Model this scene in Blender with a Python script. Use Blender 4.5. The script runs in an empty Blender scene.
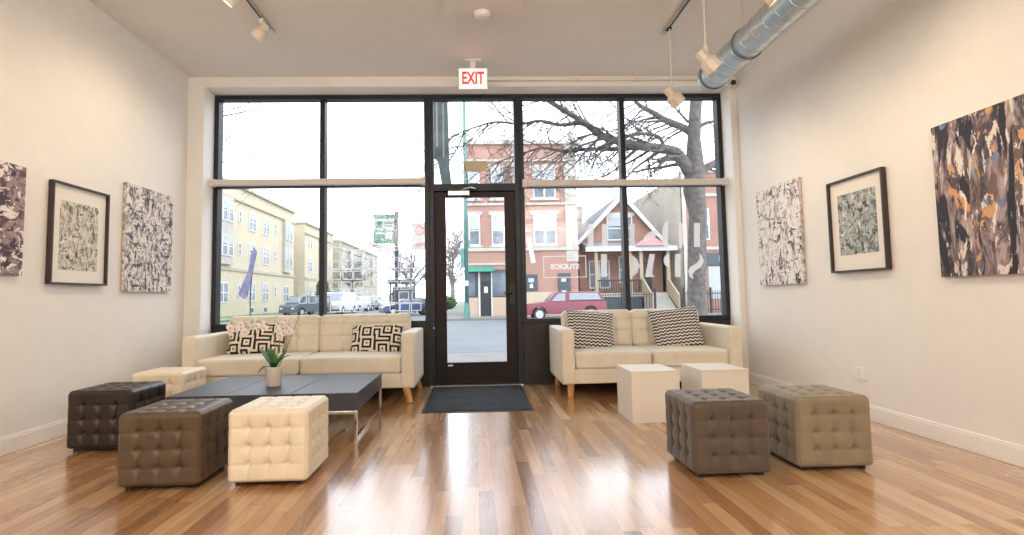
import bpy, bmesh, math, random
from mathutils import Vector, Matrix
random.seed(7)
PI = math.pi
SC = bpy.context.scene
COL = SC.collection

# ------------------------------------------------------------------ camera
FPX, PT, YW, RO, CX, CY = 539.73, .0677, .0355, .0171, 494.73, 261.57
_cr, _sr, _cy, _sy, _cp, _sp = math.cos(RO), math.sin(RO), math.cos(YW), math.sin(YW), math.cos(PT), math.sin(PT)
_R = Vector((_cy, -_sy, 0)); _F = Vector((_sy*_cp, _cy*_cp, _sp)); _U = Vector((-_sy*_sp, -_cy*_sp, _cp))
_R2 = _R*_cr - _U*_sr; _U2 = _R*_sr + _U*_cr
cam_data = bpy.data.cameras.new('camera'); cam = bpy.data.objects.new('camera', cam_data); COL.objects.link(cam)
cam.matrix_world = Matrix(((_R2.x, _U2.x, -_F.x, 0), (_R2.y, _U2.y, -_F.y, 0), (_R2.z, _U2.z, -_F.z, 1.0), (0, 0, 0, 1)))
cam_data.sensor_fit = 'HORIZONTAL'; cam_data.sensor_width = 36.0
cam_data.lens = 36.0*FPX/1024
cam_data.shift_x = (512-CX)/1024; cam_data.shift_y = (CY-267.5)/1024
cam_data.clip_end = 600; cam_data.clip_start = .05
SC.camera = cam

def at(u, v, X=None, Y=None, Z=None):
    r = _F + _R2*((u-CX)/FPX) + _U2*((CY-v)/FPX)
    t = Y/r.y if Y is not None else X/r.x if X is not None else (Z-1)/r.z
    return Vector((r.x*t, r.y*t, 1+r.z*t))

# ------------------------------------------------------------------ view, world, lights
SC.view_settings.view_transform = 'Standard'; SC.view_settings.look = 'None'
SC.view_settings.gamma = 1; SC.view_settings.exposure = 0.0
SC.view_settings.use_curve_mapping = False
world = bpy.data.worlds.new('overcast_sky'); SC.world = world; world.use_nodes = True
wn = world.node_tree.nodes; wl = world.node_tree.links; wn.clear()
wo = wn.new('ShaderNodeOutputWorld'); wb = wn.new('ShaderNodeBackground')
tc = wn.new('ShaderNodeTexCoord'); sp = wn.new('ShaderNodeSeparateXYZ'); rp = wn.new('ShaderNodeValToRGB')
rp.color_ramp.elements[0].position = 0.0; rp.color_ramp.elements[0].color = (.88, .93, 1, 1)
rp.color_ramp.elements[1].position = .9; rp.color_ramp.elements[1].color = (.78, .88, 1, 1)
wl.new(tc.outputs['Generated'], sp.inputs[0]); wl.new(sp.outputs[2], rp.inputs[0]); wl.new(rp.outputs[0], wb.inputs[0])
wb.inputs[1].default_value = 4.2
wl.new(wb.outputs[0], wo.inputs[0])

def lamp(name, kind, loc, energy, color, target=None, **kw):
    d = bpy.data.lights.new(name, kind); d.energy = energy; d.color = color
    for k, v in kw.items(): setattr(d, k, v)
    o = bpy.data.objects.new(name, d); COL.objects.link(o); o.location = loc
    if target is not None:
        o.rotation_euler = (Vector(target)-Vector(loc)).to_track_quat('-Z', 'Y').to_euler()
    return o
WARM = (1, .80, .60); SOFT = (1, .88, .74)
# added fill lights, unseen behind and above the camera, to brighten the room
FILL_LAMPS = [(-1.7, -.6), (1.7, -.6), (-1.7, -3.2), (1.7, -3.2)]
for x, y in FILL_LAMPS:
    lamp('added_fill_light', 'AREA', (x, y, 2.78), 46, SOFT, target=(x*.7, y+1.6, 0), shape='RECTANGLE', size=2.2, size_y=1.2)
    lamp('added_fill_uplight', 'AREA', (x, y, 2.92), 50, (1, .93, .86), target=(x*.9, y+.6, 3.55), shape='RECTANGLE', size=2.2, size_y=1.2)  # upward fill, added to lift the ceiling brightness
# daylight entrance of the shopfront opening (sampling portal, gives off nothing itself)
pl_ = lamp('window_portal', 'AREA', (0, 6.5, 1.75), 1, (1, 1, 1), target=(0, 0, 1.75), shape='RECTANGLE', size=6.0, size_y=3.4)
pl_.data.cycles.is_portal = True

# ------------------------------------------------------------------ materials
def newmat(name):
    m = bpy.data.materials.new(name); m.use_nodes = True
    nt = m.node_tree; b = nt.nodes['Principled BSDF']
    return m, nt.nodes, nt.links, b
def pm(name, col, rough=.5, metal=0, var=.06, vs=8, bump=0, bs=60, coat=0, spec=.5, sheen=0, trans=0):
    m, N, L, b = newmat(name)
    b.inputs['Roughness'].default_value = rough; b.inputs['Metallic'].default_value = metal
    b.inputs['Coat Weight'].default_value = coat; b.inputs['Specular IOR Level'].default_value = spec
    b.inputs['Sheen Weight'].default_value = sheen
    c = N.new('ShaderNodeTexCoord')
    n = N.new('ShaderNodeTexNoise'); n.inputs['Scale'].default_value = vs; n.inputs['Detail'].default_value = 4
    L.new(c.outputs['Object'], n.inputs['Vector'])
    r = N.new('ShaderNodeValToRGB')
    lo = [max(0, x*(1-var*1.6)) for x in col]; hi = [min(1, x*(1+var*1.6)) for x in col]
    r.color_ramp.elements[0].position = .3; r.color_ramp.elements[1].position = .7
    r.color_ramp.elements[0].color = (*lo, 1); r.color_ramp.elements[1].color = (*hi, 1)
    L.new(n.outputs['Fac'], r.inputs[0]); L.new(r.outputs[0], b.inputs['Base Color'])
    if bump:
        n2 = N.new('ShaderNodeTexNoise'); n2.inputs['Scale'].default_value = bs; n2.inputs['Detail'].default_value = 3
        L.new(c.outputs['Object'], n2.inputs['Vector'])
        bp = N.new('ShaderNodeBump'); bp.inputs['Strength'].default_value = bump; bp.inputs['Distance'].default_value = .01
        L.new(n2.outputs['Fac'], bp.inputs['Height']); L.new(bp.outputs[0], b.inputs['Normal'])
    return m
def math_(N, L, op, a, b=None, c=None):
    n = N.new('ShaderNodeMath'); n.operation = op
    for i, v in enumerate((a, b, c)):
        if v is None: continue
        if isinstance(v, (int, float)): n.inputs[i].default_value = v
        else: L.new(v, n.inputs[i])
    return n.outputs[0]
def emis(name, col, s):
    m, N, L, b = newmat(name)
    b.inputs['Base Color'].default_value = (*col, 1)
    b.inputs['Emission Color'].default_value = (*col, 1); b.inputs['Emission Strength'].default_value = s
    return m
def ramp(N, stops, interp='LINEAR'):
    r = N.new('ShaderNodeValToRGB'); cr = r.color_ramp; cr.interpolation = interp
    while len(cr.elements) < len(stops): cr.elements.new(.5)
    for e, (p, c) in zip(cr.elements, stops): e.position = p; e.color = (*c, 1)
    return r

def floor_mat():
    m, N, L, b = newmat('oak_strip_floor')
    c = N.new('ShaderNodeTexCoord'); s = N.new('ShaderNodeSeparateXYZ'); L.new(c.outputs['Object'], s.inputs[0])
    W, LEN = .076, 1.05
    xr = math_(N, L, 'DIVIDE', s.outputs[0], W); row = math_(N, L, 'FLOOR', xr)
    wn1 = N.new('ShaderNodeTexWhiteNoise'); wn1.noise_dimensions = '1D'; L.new(row, wn1.inputs['W'])
    yo = math_(N, L, 'ADD', math_(N, L, 'DIVIDE', s.outputs[1], LEN), math_(N, L, 'MULTIPLY', wn1.outputs['Value'], 7.3))
    colm = math_(N, L, 'FLOOR', yo)
    cmb = N.new('ShaderNodeCombineXYZ'); L.new(row, cmb.inputs[0]); L.new(colm, cmb.inputs[1])
    wn2 = N.new('ShaderNodeTexWhiteNoise'); wn2.noise_dimensions = '2D'; L.new(cmb.outputs[0], wn2.inputs['Vector'])
    r = ramp(N, [(0, (.27, .125, .05)), (.12, (.38, .19, .08)), (.5, (.50, .275, .12)), (.8, (.58, .345, .165)), (1, (.66, .44, .24))])
    L.new(wn2.outputs['Value'], r.inputs[0])
    mp = N.new('ShaderNodeMapping'); mp.inputs['Scale'].default_value = (38, 2.2, 1)
    off = N.new('ShaderNodeCombineXYZ'); L.new(math_(N, L, 'MULTIPLY', wn2.outputs['Value'], 30), off.inputs[1]); L.new(off.outputs[0], mp.inputs['Location'])
    L.new(c.outputs['Object'], mp.inputs['Vector'])
    g = N.new('ShaderNodeTexNoise'); g.inputs['Scale'].default_value = 1; g.inputs['Detail'].default_value = 6; g.inputs['Distortion'].default_value = 1.2
    L.new(mp.outputs[0], g.inputs['Vector'])
    gr = ramp(N, [(.3, (.72, .66, .6)), (.6, (1, 1, 1))]); L.new(g.outputs['Fac'], gr.inputs[0])
    mx = N.new('ShaderNodeMixRGB'); mx.blend_type = 'MULTIPLY'; mx.inputs[0].default_value = .75
    L.new(r.outputs[0], mx.inputs[1]); L.new(gr.outputs[0], mx.inputs[2])
    fx = math_(N, L, 'FRACT', xr); fy = math_(N, L, 'FRACT', yo)
    ex = math_(N, L, 'LESS_THAN', fx, .03); ey = math_(N, L, 'LESS_THAN', fy, .003)
    e = math_(N, L, 'MAXIMUM', ex, ey)
    mx2 = N.new('ShaderNodeMixRGB'); L.new(math_(N, L, 'MULTIPLY', e, .55), mx2.inputs[0]); L.new(mx.outputs[0], mx2.inputs[1]); mx2.inputs[2].default_value = (.16, .07, .03, 1)
    L.new(mx2.outputs[0], b.inputs['Base Color'])
    rr = math_(N, L, 'ADD', math_(N, L, 'MULTIPLY', g.outputs['Fac'], .12), .17); L.new(rr, b.inputs['Roughness'])
    bp = N.new('ShaderNodeBump'); bp.inputs['Strength'].default_value = .12; bp.inputs['Distance'].default_value = .004
    L.new(math_(N, L, 'SUBTRACT', g.outputs['Fac'], math_(N, L, 'MULTIPLY', e, 1.2)), bp.inputs['Height']); L.new(bp.outputs[0], b.inputs['Normal'])
    b.inputs['Coat Weight'].default_value = .9; b.inputs['Coat Roughness'].default_value = .16
    return m

def brick_mat(name, c1, c2, mortar, sc=1.0, var=.5, bw=.22, bh=.075):
    m, N, L, b = newmat(name)
    c = N.new('ShaderNodeTexCoord'); s = N.new('ShaderNodeSeparateXYZ'); L.new(c.outputs['Object'], s.inputs[0])
    cb = N.new('ShaderNodeCombineXYZ'); L.new(math_(N, L, 'ADD', s.outputs[0], s.outputs[1]), cb.inputs[0]); L.new(s.outputs[2], cb.inputs[1])
    t = N.new('ShaderNodeTexBrick'); L.new(cb.outputs[0], t.inputs['Vector'])
    t.inputs['Scale'].default_value = sc; t.inputs['Brick Width'].default_value = bw; t.inputs['Row Height'].default_value = bh
    t.inputs['Mortar Size'].default_value = .012; t.inputs['Color1'].default_value = (*c1, 1); t.inputs['Color2'].default_value = (*c2, 1); t.inputs['Mortar'].default_value = (*mortar, 1)
    n = N.new('ShaderNodeTexNoise'); n.inputs['Scale'].default_value = .8; n.inputs['Detail'].default_value = 5; L.new(c.outputs['Object'], n.inputs['Vector'])
    r = ramp(N, [(.3, (.78, .78, .8)), (.7, (1.1, 1.08, 1.05))]); L.new(n.outputs['Fac'], r.inputs[0])
    mx = N.new('ShaderNodeMixRGB'); mx.blend_type = 'MULTIPLY'; mx.inputs[0].default_value = var; L.new(t.outputs['Color'], mx.inputs[1]); L.new(r.outputs[0], mx.inputs[2])
    L.new(mx.outputs[0], b.inputs['Base Color']); b.inputs['Roughness'].default_value = .85
    return m

def glass_mat(name, base=.03, tint=(1, 1, 1)):
    m = bpy.data.materials.new(name); m.use_nodes = True; N = m.node_tree.nodes; L = m.node_tree.links; N.clear()
    o = N.new('ShaderNodeOutputMaterial'); t = N.new('ShaderNodeBsdfTransparent'); t.inputs[0].default_value = (*tint, 1)
    g = N.new('ShaderNodeBsdfGlossy'); g.inputs['Roughness'].default_value = .0
    lw = N.new('ShaderNodeLayerWeight'); lw.inputs[0].default_value = .5
    f = math_(N, L, 'ADD', math_(N, L, 'MULTIPLY', math_(N, L, 'POWER', lw.outputs['Facing'], 4.0), .5), base)
    mx = N.new('ShaderNodeMixShader'); L.new(f, mx.inputs[0]); L.new(t.outputs[0], mx.inputs[1]); L.new(g.outputs[0], mx.inputs[2]); L.new(mx.outputs[0], o.inputs[0])
    return m
def frosted_mat(name, col, alpha):
    m = bpy.data.materials.new(name); m.use_nodes = True; N = m.node_tree.nodes; L = m.node_tree.links; N.clear()
    o = N.new('ShaderNodeOutputMaterial'); t = N.new('ShaderNodeBsdfTransparent')
    a = N.new('ShaderNodeMixShader'); a.inputs[0].default_value = .65
    d = N.new('ShaderNodeBsdfDiffuse'); d.inputs[0].default_value = (*col, 1); tr = N.new('ShaderNodeBsdfTranslucent'); tr.inputs[0].default_value = (*col, 1)
    L.new(d.outputs[0], a.inputs[1]); L.new(tr.outputs[0], a.inputs[2])
    nz = N.new('ShaderNodeTexNoise'); nz.inputs['Scale'].default_value = 30
    mx = N.new('ShaderNodeMixShader'); L.new(math_(N, L, 'ADD', math_(N, L, 'MULTIPLY', nz.outputs['Fac'], .08), alpha), mx.inputs[0])
    L.new(t.outputs[0], mx.inputs[1]); L.new(a.outputs[0], mx.inputs[2]); L.new(mx.outputs[0], o.inputs[0])
    return m
def chevron_mat():
    m, N, L, b = newmat('chevron_fabric')
    c = N.new('ShaderNodeTexCoord'); s = N.new('ShaderNodeSeparateXYZ'); L.new(c.outputs['Object'], s.inputs[0])
    tri = math_(N, L, 'PINGPONG', s.outputs[0], .024)
    v = math_(N, L, 'ADD', s.outputs[2], math_(N, L, 'MULTIPLY', tri, .72))
    f = math_(N, L, 'FRACT', math_(N, L, 'DIVIDE', v, .034))
    k = math_(N, L, 'GREATER_THAN', f, .55)
    mx = N.new('ShaderNodeMixRGB'); L.new(k, mx.inputs[0]); mx.inputs[1].default_value = (.020, .020, .028, 1); mx.inputs[2].default_value = (.78, .75, .70, 1)
    L.new(mx.outputs[0], b.inputs['Base Color']); b.inputs['Roughness'].default_value = .9
    return m
def mudcloth_mat():
    m, N, L, b = newmat('mudcloth_fabric')
    c = N.new('ShaderNodeTexCoord'); s = N.new('ShaderNodeSeparateXYZ'); L.new(c.outputs['Object'], s.inputs[0])
    cb = N.new('ShaderNodeCombineXYZ'); L.new(s.outputs[0], cb.inputs[0]); L.new(s.outputs[2], cb.inputs[1])
    v = N.new('ShaderNodeTexVoronoi'); v.voronoi_dimensions = '2D'; v.distance = 'CHEBYCHEV'; v.inputs['Scale'].default_value = 6.5; v.inputs['Randomness'].default_value = 1.0
    L.new(cb.outputs[0], v.inputs['Vector'])
    f = math_(N, L, 'FRACT', math_(N, L, 'ADD', math_(N, L, 'MULTIPLY', v.outputs['Distance'], 3.6), .30))
    k = math_(N, L, 'GREATER_THAN', f, .50)
    mx = N.new('ShaderNodeMixRGB'); L.new(k, mx.inputs[0]); mx.inputs[1].default_value = (.012, .011, .016, 1); mx.inputs[2].default_value = (.78, .70, .58, 1)
    L.new(mx.outputs[0], b.inputs['Base Color']); b.inputs['Roughness'].default_value = .9
    return m
def paint_mat(name, stops, base, seed, strokes):
    """abstract painting: object y is across, z is up; every layer of strokes has its own noise (cycles per metre across, up)"""
    m, N, L, b = newmat(name)
    c = N.new('ShaderNodeTexCoord')
    def layer(sy, sz, k, dist=.8, rough=.62):
        mp = N.new('ShaderNodeMapping'); mp.inputs['Scale'].default_value = (1, sy, sz); mp.inputs['Location'].default_value = (seed+k*3.7, seed*2.1+k*5.3, seed*.7+k*2.9)
        L.new(c.outputs['Object'], mp.inputs['Vector'])
        n = N.new('ShaderNodeTexNoise'); n.inputs['Scale'].default_value = 1; n.inputs['Detail'].default_value = 5; n.inputs['Roughness'].default_value = rough; n.inputs['Distortion'].default_value = dist
        L.new(mp.outputs[0], n.inputs['Vector']); return n.outputs['Fac']
    n0 = layer(base[0], base[1], 0, .9, .68)
    r = ramp(N, stops); L.new(n0, r.inputs[0]); last = r.outputs[0]
    for i, (col, lo, sy, sz) in enumerate(strokes):
        k = ramp(N, [(lo, (0, 0, 0)), (lo+.02, (1, 1, 1))]); L.new(layer(sy, sz, i+1), k.inputs[0])
        mx = N.new('ShaderNodeMixRGB'); L.new(k.outputs[0], mx.inputs[0]); L.new(last, mx.inputs[1]); mx.inputs[2].default_value = (*col, 1); last = mx.outputs[0]
    L.new(last, b.inputs['Base Color']); b.inputs['Roughness'].default_value = .55
    bp = N.new('ShaderNodeBump'); bp.inputs['Strength'].default_value = .4; bp.inputs['Distance'].default_value = .01
    L.new(n0, bp.inputs['Height']); L.new(bp.outputs[0], b.inputs['Normal'])
    return m

M = dict(
    floor=floor_mat(),
    wall=pm('warm_white_plaster', (.80, .775, .73), .75, var=.01, bump=.05, bs=120),
    reveal=pm('white_reveal_paint', (.86, .84, .80), .6, var=.01),
    ceiling=pm('ceiling_paint', (.83, .80, .76), .85, var=.01),
    base=pm('baseboard_paint', (.84, .81, .77), .4, var=.01),
    frame=pm('charcoal_aluminium', (.010, .012, .020), .45, 0, spec=.4, var=.1),
    rail=pm('putty_rail_paint', (.66, .61, .56), .5, var=.02),
    door=pm('dark_bronze_door', (.014, .007, .005), .5, .0, spec=.3, var=.08),
    knee=pm('dark_brown_panel', (.018, .012, .009), .5, var=.1),
    steel=pm('brushed_steel', (.62, .60, .57), .3, 1, var=.05),
    chrome=pm('chrome', (.72, .70, .68), .15, 1, var=.02),
    galv=pm('galvanised_steel', (.58, .64, .67), .30, .85, var=.04, vs=14),
    galvd=pm('galvanised_seam', (.20, .22, .23), .5, .7),
    black=pm('black_plastic', (.012, .012, .014), .45),
    white=pm('white_plastic', (.80, .78, .75), .4, var=.01),
    lampw=pm('track_lamp_cream', (.76, .67, .56), .5, var=.02),
    glass=glass_mat('shop_window_glass', .012),
    sofa=pm('cream_leather', (.74, .67, .54), .5, var=.03, bump=.08, bs=90, sheen=.1),
    wood=pm('honey_beech_leg', (.62, .34, .13), .4, var=.12, vs=14),
    tabl=pm('black_stained_wood', (.014, .019, .030), .50, var=.10, spec=1.0),
    plinth=pm('white_laminate', (.80, .74, .64), .45, var=.01),
    cream=pm('cream_ottoman_leather', (.80, .70, .54), .45, var=.03, bump=.05, bs=120),
    brown=pm('espresso_ottoman_leather', (.026, .017, .012), .42, var=.1, bump=.05, bs=120),
    tan=pm('taupe_ottoman_leather', (.098, .064, .036), .40, var=.08, bump=.05, bs=120),
    grey=pm('brown_ottoman_fabric', (.088, .060, .042), .62, var=.08, bump=.15, bs=260, sheen=.25),
    greyl=pm('taupe_ottoman_fabric', (.235, .185, .118), .66, var=.06, bump=.15, bs=260, sheen=.2),
    chevron=chevron_mat(), mud=mudcloth_mat(),
    mat=pm('charcoal_doormat', (.022, .027, .036), .9, var=.35, vs=7, bump=.8, bs=180),
    pot=pm('white_ceramic', (.80, .70, .60), .3, var=.02),
    leaf=pm('orchid_leaf', (.028, .12, .018), .35, var=.25, vs=20),
    stem=pm('orchid_stem', (.16, .20, .08), .5, var=.2),
    petal=pm('orchid_petal', (.88, .76, .73), .55, var=.16, vs=60),
    lip=pm('orchid_lip', (.55, .10, .16), .5, var=.2),
    soil=pm('bark_soil', (.10, .06, .035), .9, var=.4, vs=60, bump=.6),
    pframe=pm('black_picture_frame', (.035, .022, .022), .35, var=.1),
    mount=pm('picture_mount', (.80, .76, .70), .8, var=.01),
    canvas_edge=pm('canvas_edge_paint', (.52, .45, .42), .7, var=.4, vs=30),
    frost=frosted_mat('frosted_vinyl', (.80, .77, .74), .50),
    deco=frosted_mat('white_line_vinyl', (.85, .86, .87), .55),
    # outdoors
    road=pm('asphalt', (.125, .135, .14), .85, var=.08, vs=.6, bump=.1, bs=30),
    walk=pm('concrete_pavement', (.17, .165, .155), .85, var=.08, vs=1.5, bump=.1, bs=20),
    kerb=pm('stone_kerb', (.09, .09, .09), .85, var=.1),
    grass=pm('lawn_grass', (.13, .17, .085), .95, var=.3, vs=6, bump=.6, bs=30),
    red=brick_mat('red_brick', (.33, .13, .09), (.40, .19, .14), (.36, .29, .25)),
    red2=brick_mat('brown_red_brick', (.30, .115, .08), (.38, .17, .12), (.32, .25, .21)),
    yel=brick_mat('yellow_brick', (.50, .42, .28), (.56, .49, .35), (.50, .45, .35), var=.3),
    beige=brick_mat('common_buff_brick', (.36, .32, .24), (.42, .38, .30), (.37, .34, .29)),
    stone=pm('limestone_trim', (.42, .39, .34), .8, var=.06, vs=2),
    winw=pm('white_window_frame', (.56, .57, .57), .5, var=.02),
    pane=pm('far_window_pane', (.13, .16, .19), .25, var=.25, vs=1.2, spec=.4),
    blind=pm('window_blind', (.40, .42, .43), .7, var=.06),
    dark=pm('dark_shopfront', (.05, .065, .075), .4, var=.2),
    green=pm('green_awning', (.04, .22, .15), .7, var=.1),
    lpole=pm('green_lamp_post', (.09, .21, .19), .5, .2, var=.1),
    teal=pm('teal_banner', (.17, .28, .33), .6, var=.3, vs=3.5),
    roof=pm('grey_shingles', (.21, .22, .235), .9, var=.15, vs=6),
    wtrim=pm('white_house_trim', (.55, .55, .54), .6, var=.02),
    pink=pm('faded_red_awning', (.55, .25, .25), .7, var=.08),
    dpole=pm('dark_street_pole', (.06, .07, .08), .5, .3),
    sgreen=pm('sign_green', (.03, .22, .14), .5), swhite=pm('sign_white', (.60, .61, .61), .5, var=.02),
    sred=pm('sign_red', (.70, .10, .12), .5), purple=pm('purple_flag_cloth', (.15, .14, .23), .7, var=.25, vs=9),
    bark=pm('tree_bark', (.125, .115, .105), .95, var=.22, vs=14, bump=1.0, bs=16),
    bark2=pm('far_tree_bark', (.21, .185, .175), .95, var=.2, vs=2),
    maroon=pm('maroon_car_paint', (.20, .035, .055), .3, var=.04, coat=.3),
    cblue=pm('blue_car_paint', (.05, .08, .20), .25, var=.04, coat=.5),
    csil=pm('silver_car_paint', (.36, .38, .40), .25, .3, var=.04, coat=.4),
    cwhi=pm('white_car_paint', (.58, .59, .60), .3, var=.02, coat=.4),
    cdark=pm('graphite_car_paint', (.10, .115, .135), .25, .2, var=.04, coat=.5),
    cglass=pm('car_window', (.20, .25, .28), .06, var=.1, spec=.9),
    tyre=pm('tyre_rubber', (.03, .03, .03), .8), hub=pm('wheel_rim', (.5, .5, .5), .3, .6),
    iron=pm('black_iron', (.03, .03, .035), .5, .3), step=pm('stone_step', (.38, .36, .32), .85, var=.1),
    timber=pm('tan_timber', (.36, .28, .19), .7, var=.1),
    beigeplate=pm('beige_sign_back', (.52, .44, .30), .6, var=.03),
    shrub=pm('evergreen_shrub', (.06, .10, .045), .95, var=.5, vs=9, bump=1, bs=12),
)

# ------------------------------------------------------------------ mesh helpers
def box(bm, x0, x1, y0, y1, z0, z1, mi=0):
    v = [bm.verts.new(p) for p in ((x0,y0,z0),(x1,y0,z0),(x1,y1,z0),(x0,y1,z0),(x0,y0,z1),(x1,y0,z1),(x1,y1,z1),(x0,y1,z1))]
    for f in ((0,3,2,1),(4,5,6,7),(0,1,5,4),(1,2,6,5),(2,3,7,6),(3,0,4,7)):
        bm.faces.new([v[i] for i in f]).material_index = mi
def tube(bm, pts, rad, n=8, caps=True, mi=0):
    pts = [Vector(p) for p in pts]
    if isinstance(rad, (int, float)): rad = [rad]*len(pts)
    rings = []; prev = None
    for i, p in enumerate(pts):
        d = (pts[min(i+1, len(pts)-1)]-pts[max(i-1, 0)]).normalized()
        if prev is None:
            a = Vector((0,0,1)) if abs(d.z) < .9 else Vector((1,0,0)); u = d.cross(a).normalized()
        else: u = (prev - d*prev.dot(d)).normalized()
        prev = u; w = d.cross(u)
        rings.append([bm.verts.new(p+(u*math.cos(2*PI*k/n)+w*math.sin(2*PI*k/n))*rad[i]) for k in range(n)])
    for a, b in zip(rings, rings[1:]):
        for k in range(n): bm.faces.new((a[k], a[(k+1)%n], b[(k+1)%n], b[k])).material_index = mi
    if caps: bm.faces.new(rings[0][::-1]).material_index = mi; bm.faces.new(rings[-1]).material_index = mi
def prism(bm, pts, axis, a, b, mi=0):
    """polygon extruded along an axis; pts are the two other coordinates in order (x,z) for y, (y,z) for x, (x,y) for z"""
    def P(p, t): return (p[0], t, p[1]) if axis == 'y' else (t, p[0], p[1]) if axis == 'x' else (p[0], p[1], t)
    A = [bm.verts.new(P(p, a)) for p in pts]; B = [bm.verts.new(P(p, b)) for p in pts]; n = len(pts)
    bm.faces.new(A).material_index = mi; bm.faces.new(B[::-1]).material_index = mi
    for i in range(n): bm.faces.new((A[i], B[i], B[(i+1)%n], A[(i+1)%n])).material_index = mi
def lathe(bm, prof, n=24, c=(0,0,0), mi=0):
    c = Vector(c); rings = [[bm.verts.new(c+Vector((r*math.cos(2*PI*k/n), r*math.sin(2*PI*k/n), z))) for k in range(n)] for r, z in prof]
    for a, b in zip(rings, rings[1:]):
        for k in range(n): bm.faces.new((a[k], a[(k+1)%n], b[(k+1)%n], b[k])).material_index = mi
    bm.faces.new(rings[0][::-1]).material_index = mi; bm.faces.new(rings[-1]).material_index = mi
def cushion(bm, sx, sy, sz, c=(0,0,0), r=.04, n=16, fn=None):
    """rounded box, centre c, n segments a face; fn(face_axis, sign, a, b) -> outward displacement"""
    h = Vector((sx/2, sy/2, sz/2)); c = Vector(c); vs = {}
    for ax in range(3):
        o1, o2 = [i for i in range(3) if i != ax]
        for sg in (-1, 1):
            g = []
            for i in range(n+1):
                row = []
                for j in range(n+1):
                    ta, tb = -1+2*i/n, -1+2*j/n
                    ta = math.copysign(1-(1-abs(ta))**1.25, ta); tb = math.copysign(1-(1-abs(tb))**1.25, tb)
                    p = Vector((0,0,0)); p[ax] = sg*h[ax]; p[o1] = ta*h[o1]; p[o2] = tb*h[o2]
                    q = Vector([max(-(h[k]-r), min(h[k]-r, p[k])) for k in range(3)])
                    d = (p-q); d = d.normalized() if d.length > 1e-9 else d
                    w = q+d*r
                    if fn: w = w + d*fn(ax, sg, p[o1], p[o2])
                    key = tuple(round(x, 5) for x in p)
                    if key not in vs: vs[key] = bm.verts.new(w+c)
                    row.append(vs[key])
                g.append(row)
            for i in range(n):
                for j in range(n):
                    f = (g[i][j], g[i+1][j], g[i+1][j+1], g[i][j+1])
                    flip = (sg > 0) == (ax == 1)
                    bm.faces.new(f[::-1] if flip else f)
def obj(name, bm, mat, parent=None, smooth=False, bevel=0, seg=2, loc=None, rot=None):
    bmesh.ops.recalc_face_normals(bm, faces=bm.faces)
    me = bpy.data.meshes.new(name); bm.to_mesh(me); bm.free()
    for mm in (mat if isinstance(mat, (list, tuple)) else [mat]): me.materials.append(mm)
    if smooth:
        for p in me.polygons: p.use_smooth = True
    o = bpy.data.objects.new(name, me); COL.objects.link(o)
    if parent: o.parent = parent
    if loc: o.location = loc
    if rot: o.rotation_euler = rot
    if bevel:
        md = o.modifiers.new('bevel', 'BEVEL'); md.width = bevel; md.segments = seg; md.limit_method = 'ANGLE'; md.angle_limit = .6
        if hasattr(md, 'harden_normals'): md.harden_normals = False
    return o
def B(*boxes):
    bm = bmesh.new()
    for b in boxes: box(bm, *b)
    return bm
def T(*tubes, n=8):
    bm = bmesh.new()
    for pts, r in tubes: tube(bm, pts, r, n)
    return bm
def tag(o, label, cat, group=None, kind=None):
    o['label'] = label; o['category'] = cat
    if group: o['group'] = group
    if kind: o['kind'] = kind
    return o
def thing(name, label, cat, loc=(0,0,0), rz=0, group=None):
    o = bpy.data.objects.new(name, None); COL.objects.link(o); o.location = loc; o.rotation_euler = (0,0,rz); o.empty_display_size = .1
    return tag(o, label, cat, group)
def struct(o, label, cat='structure'):
    o['kind'] = 'structure'; o['label'] = label; o['category'] = cat; return o
def copy_tree(root, label=None, loc=None, rz=None):
    def cp(o, parent):
        c = o.copy(); COL.objects.link(c)
        if parent: c.parent = parent
        for ch in list(o.children): cp(ch, c)
        return c
    r = cp(root, None)
    if label: r['label'] = label
    if loc: r.location = loc
    if rz is not None: r.rotation_euler = (0,0,rz)
    return r

# ------------------------------------------------------------------ the room
XL, XR, YB, YF, H, Y0 = -3.21, 3.066, 6.06, 6.36, 3.55, -5.0
OL, OR, OT = -3.035, 3.003, 3.437          # shopfront opening
struct(obj('floor', B((XL-.1, XR+.1, Y0-.1, YF+.1, -.12, 0)), M['floor']), 'polished honey oak strip floor', 'floor')
struct(obj('ceiling', B((XL-.1, XR+.1, Y0-.1, YB+.4, H, H+.15)), M['ceiling']), 'plain off white gallery ceiling', 'ceiling')
struct(obj('wall_left', B((XL-.15, XL, Y0-.1, YB+.4, 0, H)), M['wall']), 'cream wall on the left, hung with three pictures', 'wall')
struct(obj('wall_right', B((XR, XR+.15, Y0-.1, YB+.4, 0, H)), M['wall']), 'cream wall on the right, hung with three pictures', 'wall')
struct(obj('wall_rear', B((XL-.15, XR+.15, Y0-.25, Y0-.1, 0, H)), M['wall']), 'rear gallery wall behind the camera', 'wall')
struct(obj('wall_front', B((XL, OL, YB, YB+.4, 0, H), (OR, XR, YB, YB+.4, 0, H), (OL, OR, YB, YB+.4, OT, H)), M['wall']), 'narrow wall around the shopfront opening', 'wall')
struct(obj('trim_1', B((OL-.004, OL+.004, YB+.001, YF, 0, OT), (OR-.004, OR+.004, YB+.001, YF, 0, OT), (OL, OR, YB+.001, YF, OT-.004, OT+.004)), M['reveal']), 'white painted reveal lining the shopfront opening', 'trim')
def baseboard(name, x0, x1, lab):
    bm = B((min(x0,x1), max(x0,x1), Y0, YB, 0, .105)); box(bm, min(x0,x1) if x0 < 0 else min(x0,x1)+.007, max(x0,x1)-.007 if x0 < 0 else max(x0,x1), Y0, YB, .105, .12)
    struct(obj(name, bm, M['base'], bevel=.003), lab, 'baseboard')
baseboard('baseboard_left', XL, XL+.018, 'white baseboard along the left wall')
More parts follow.
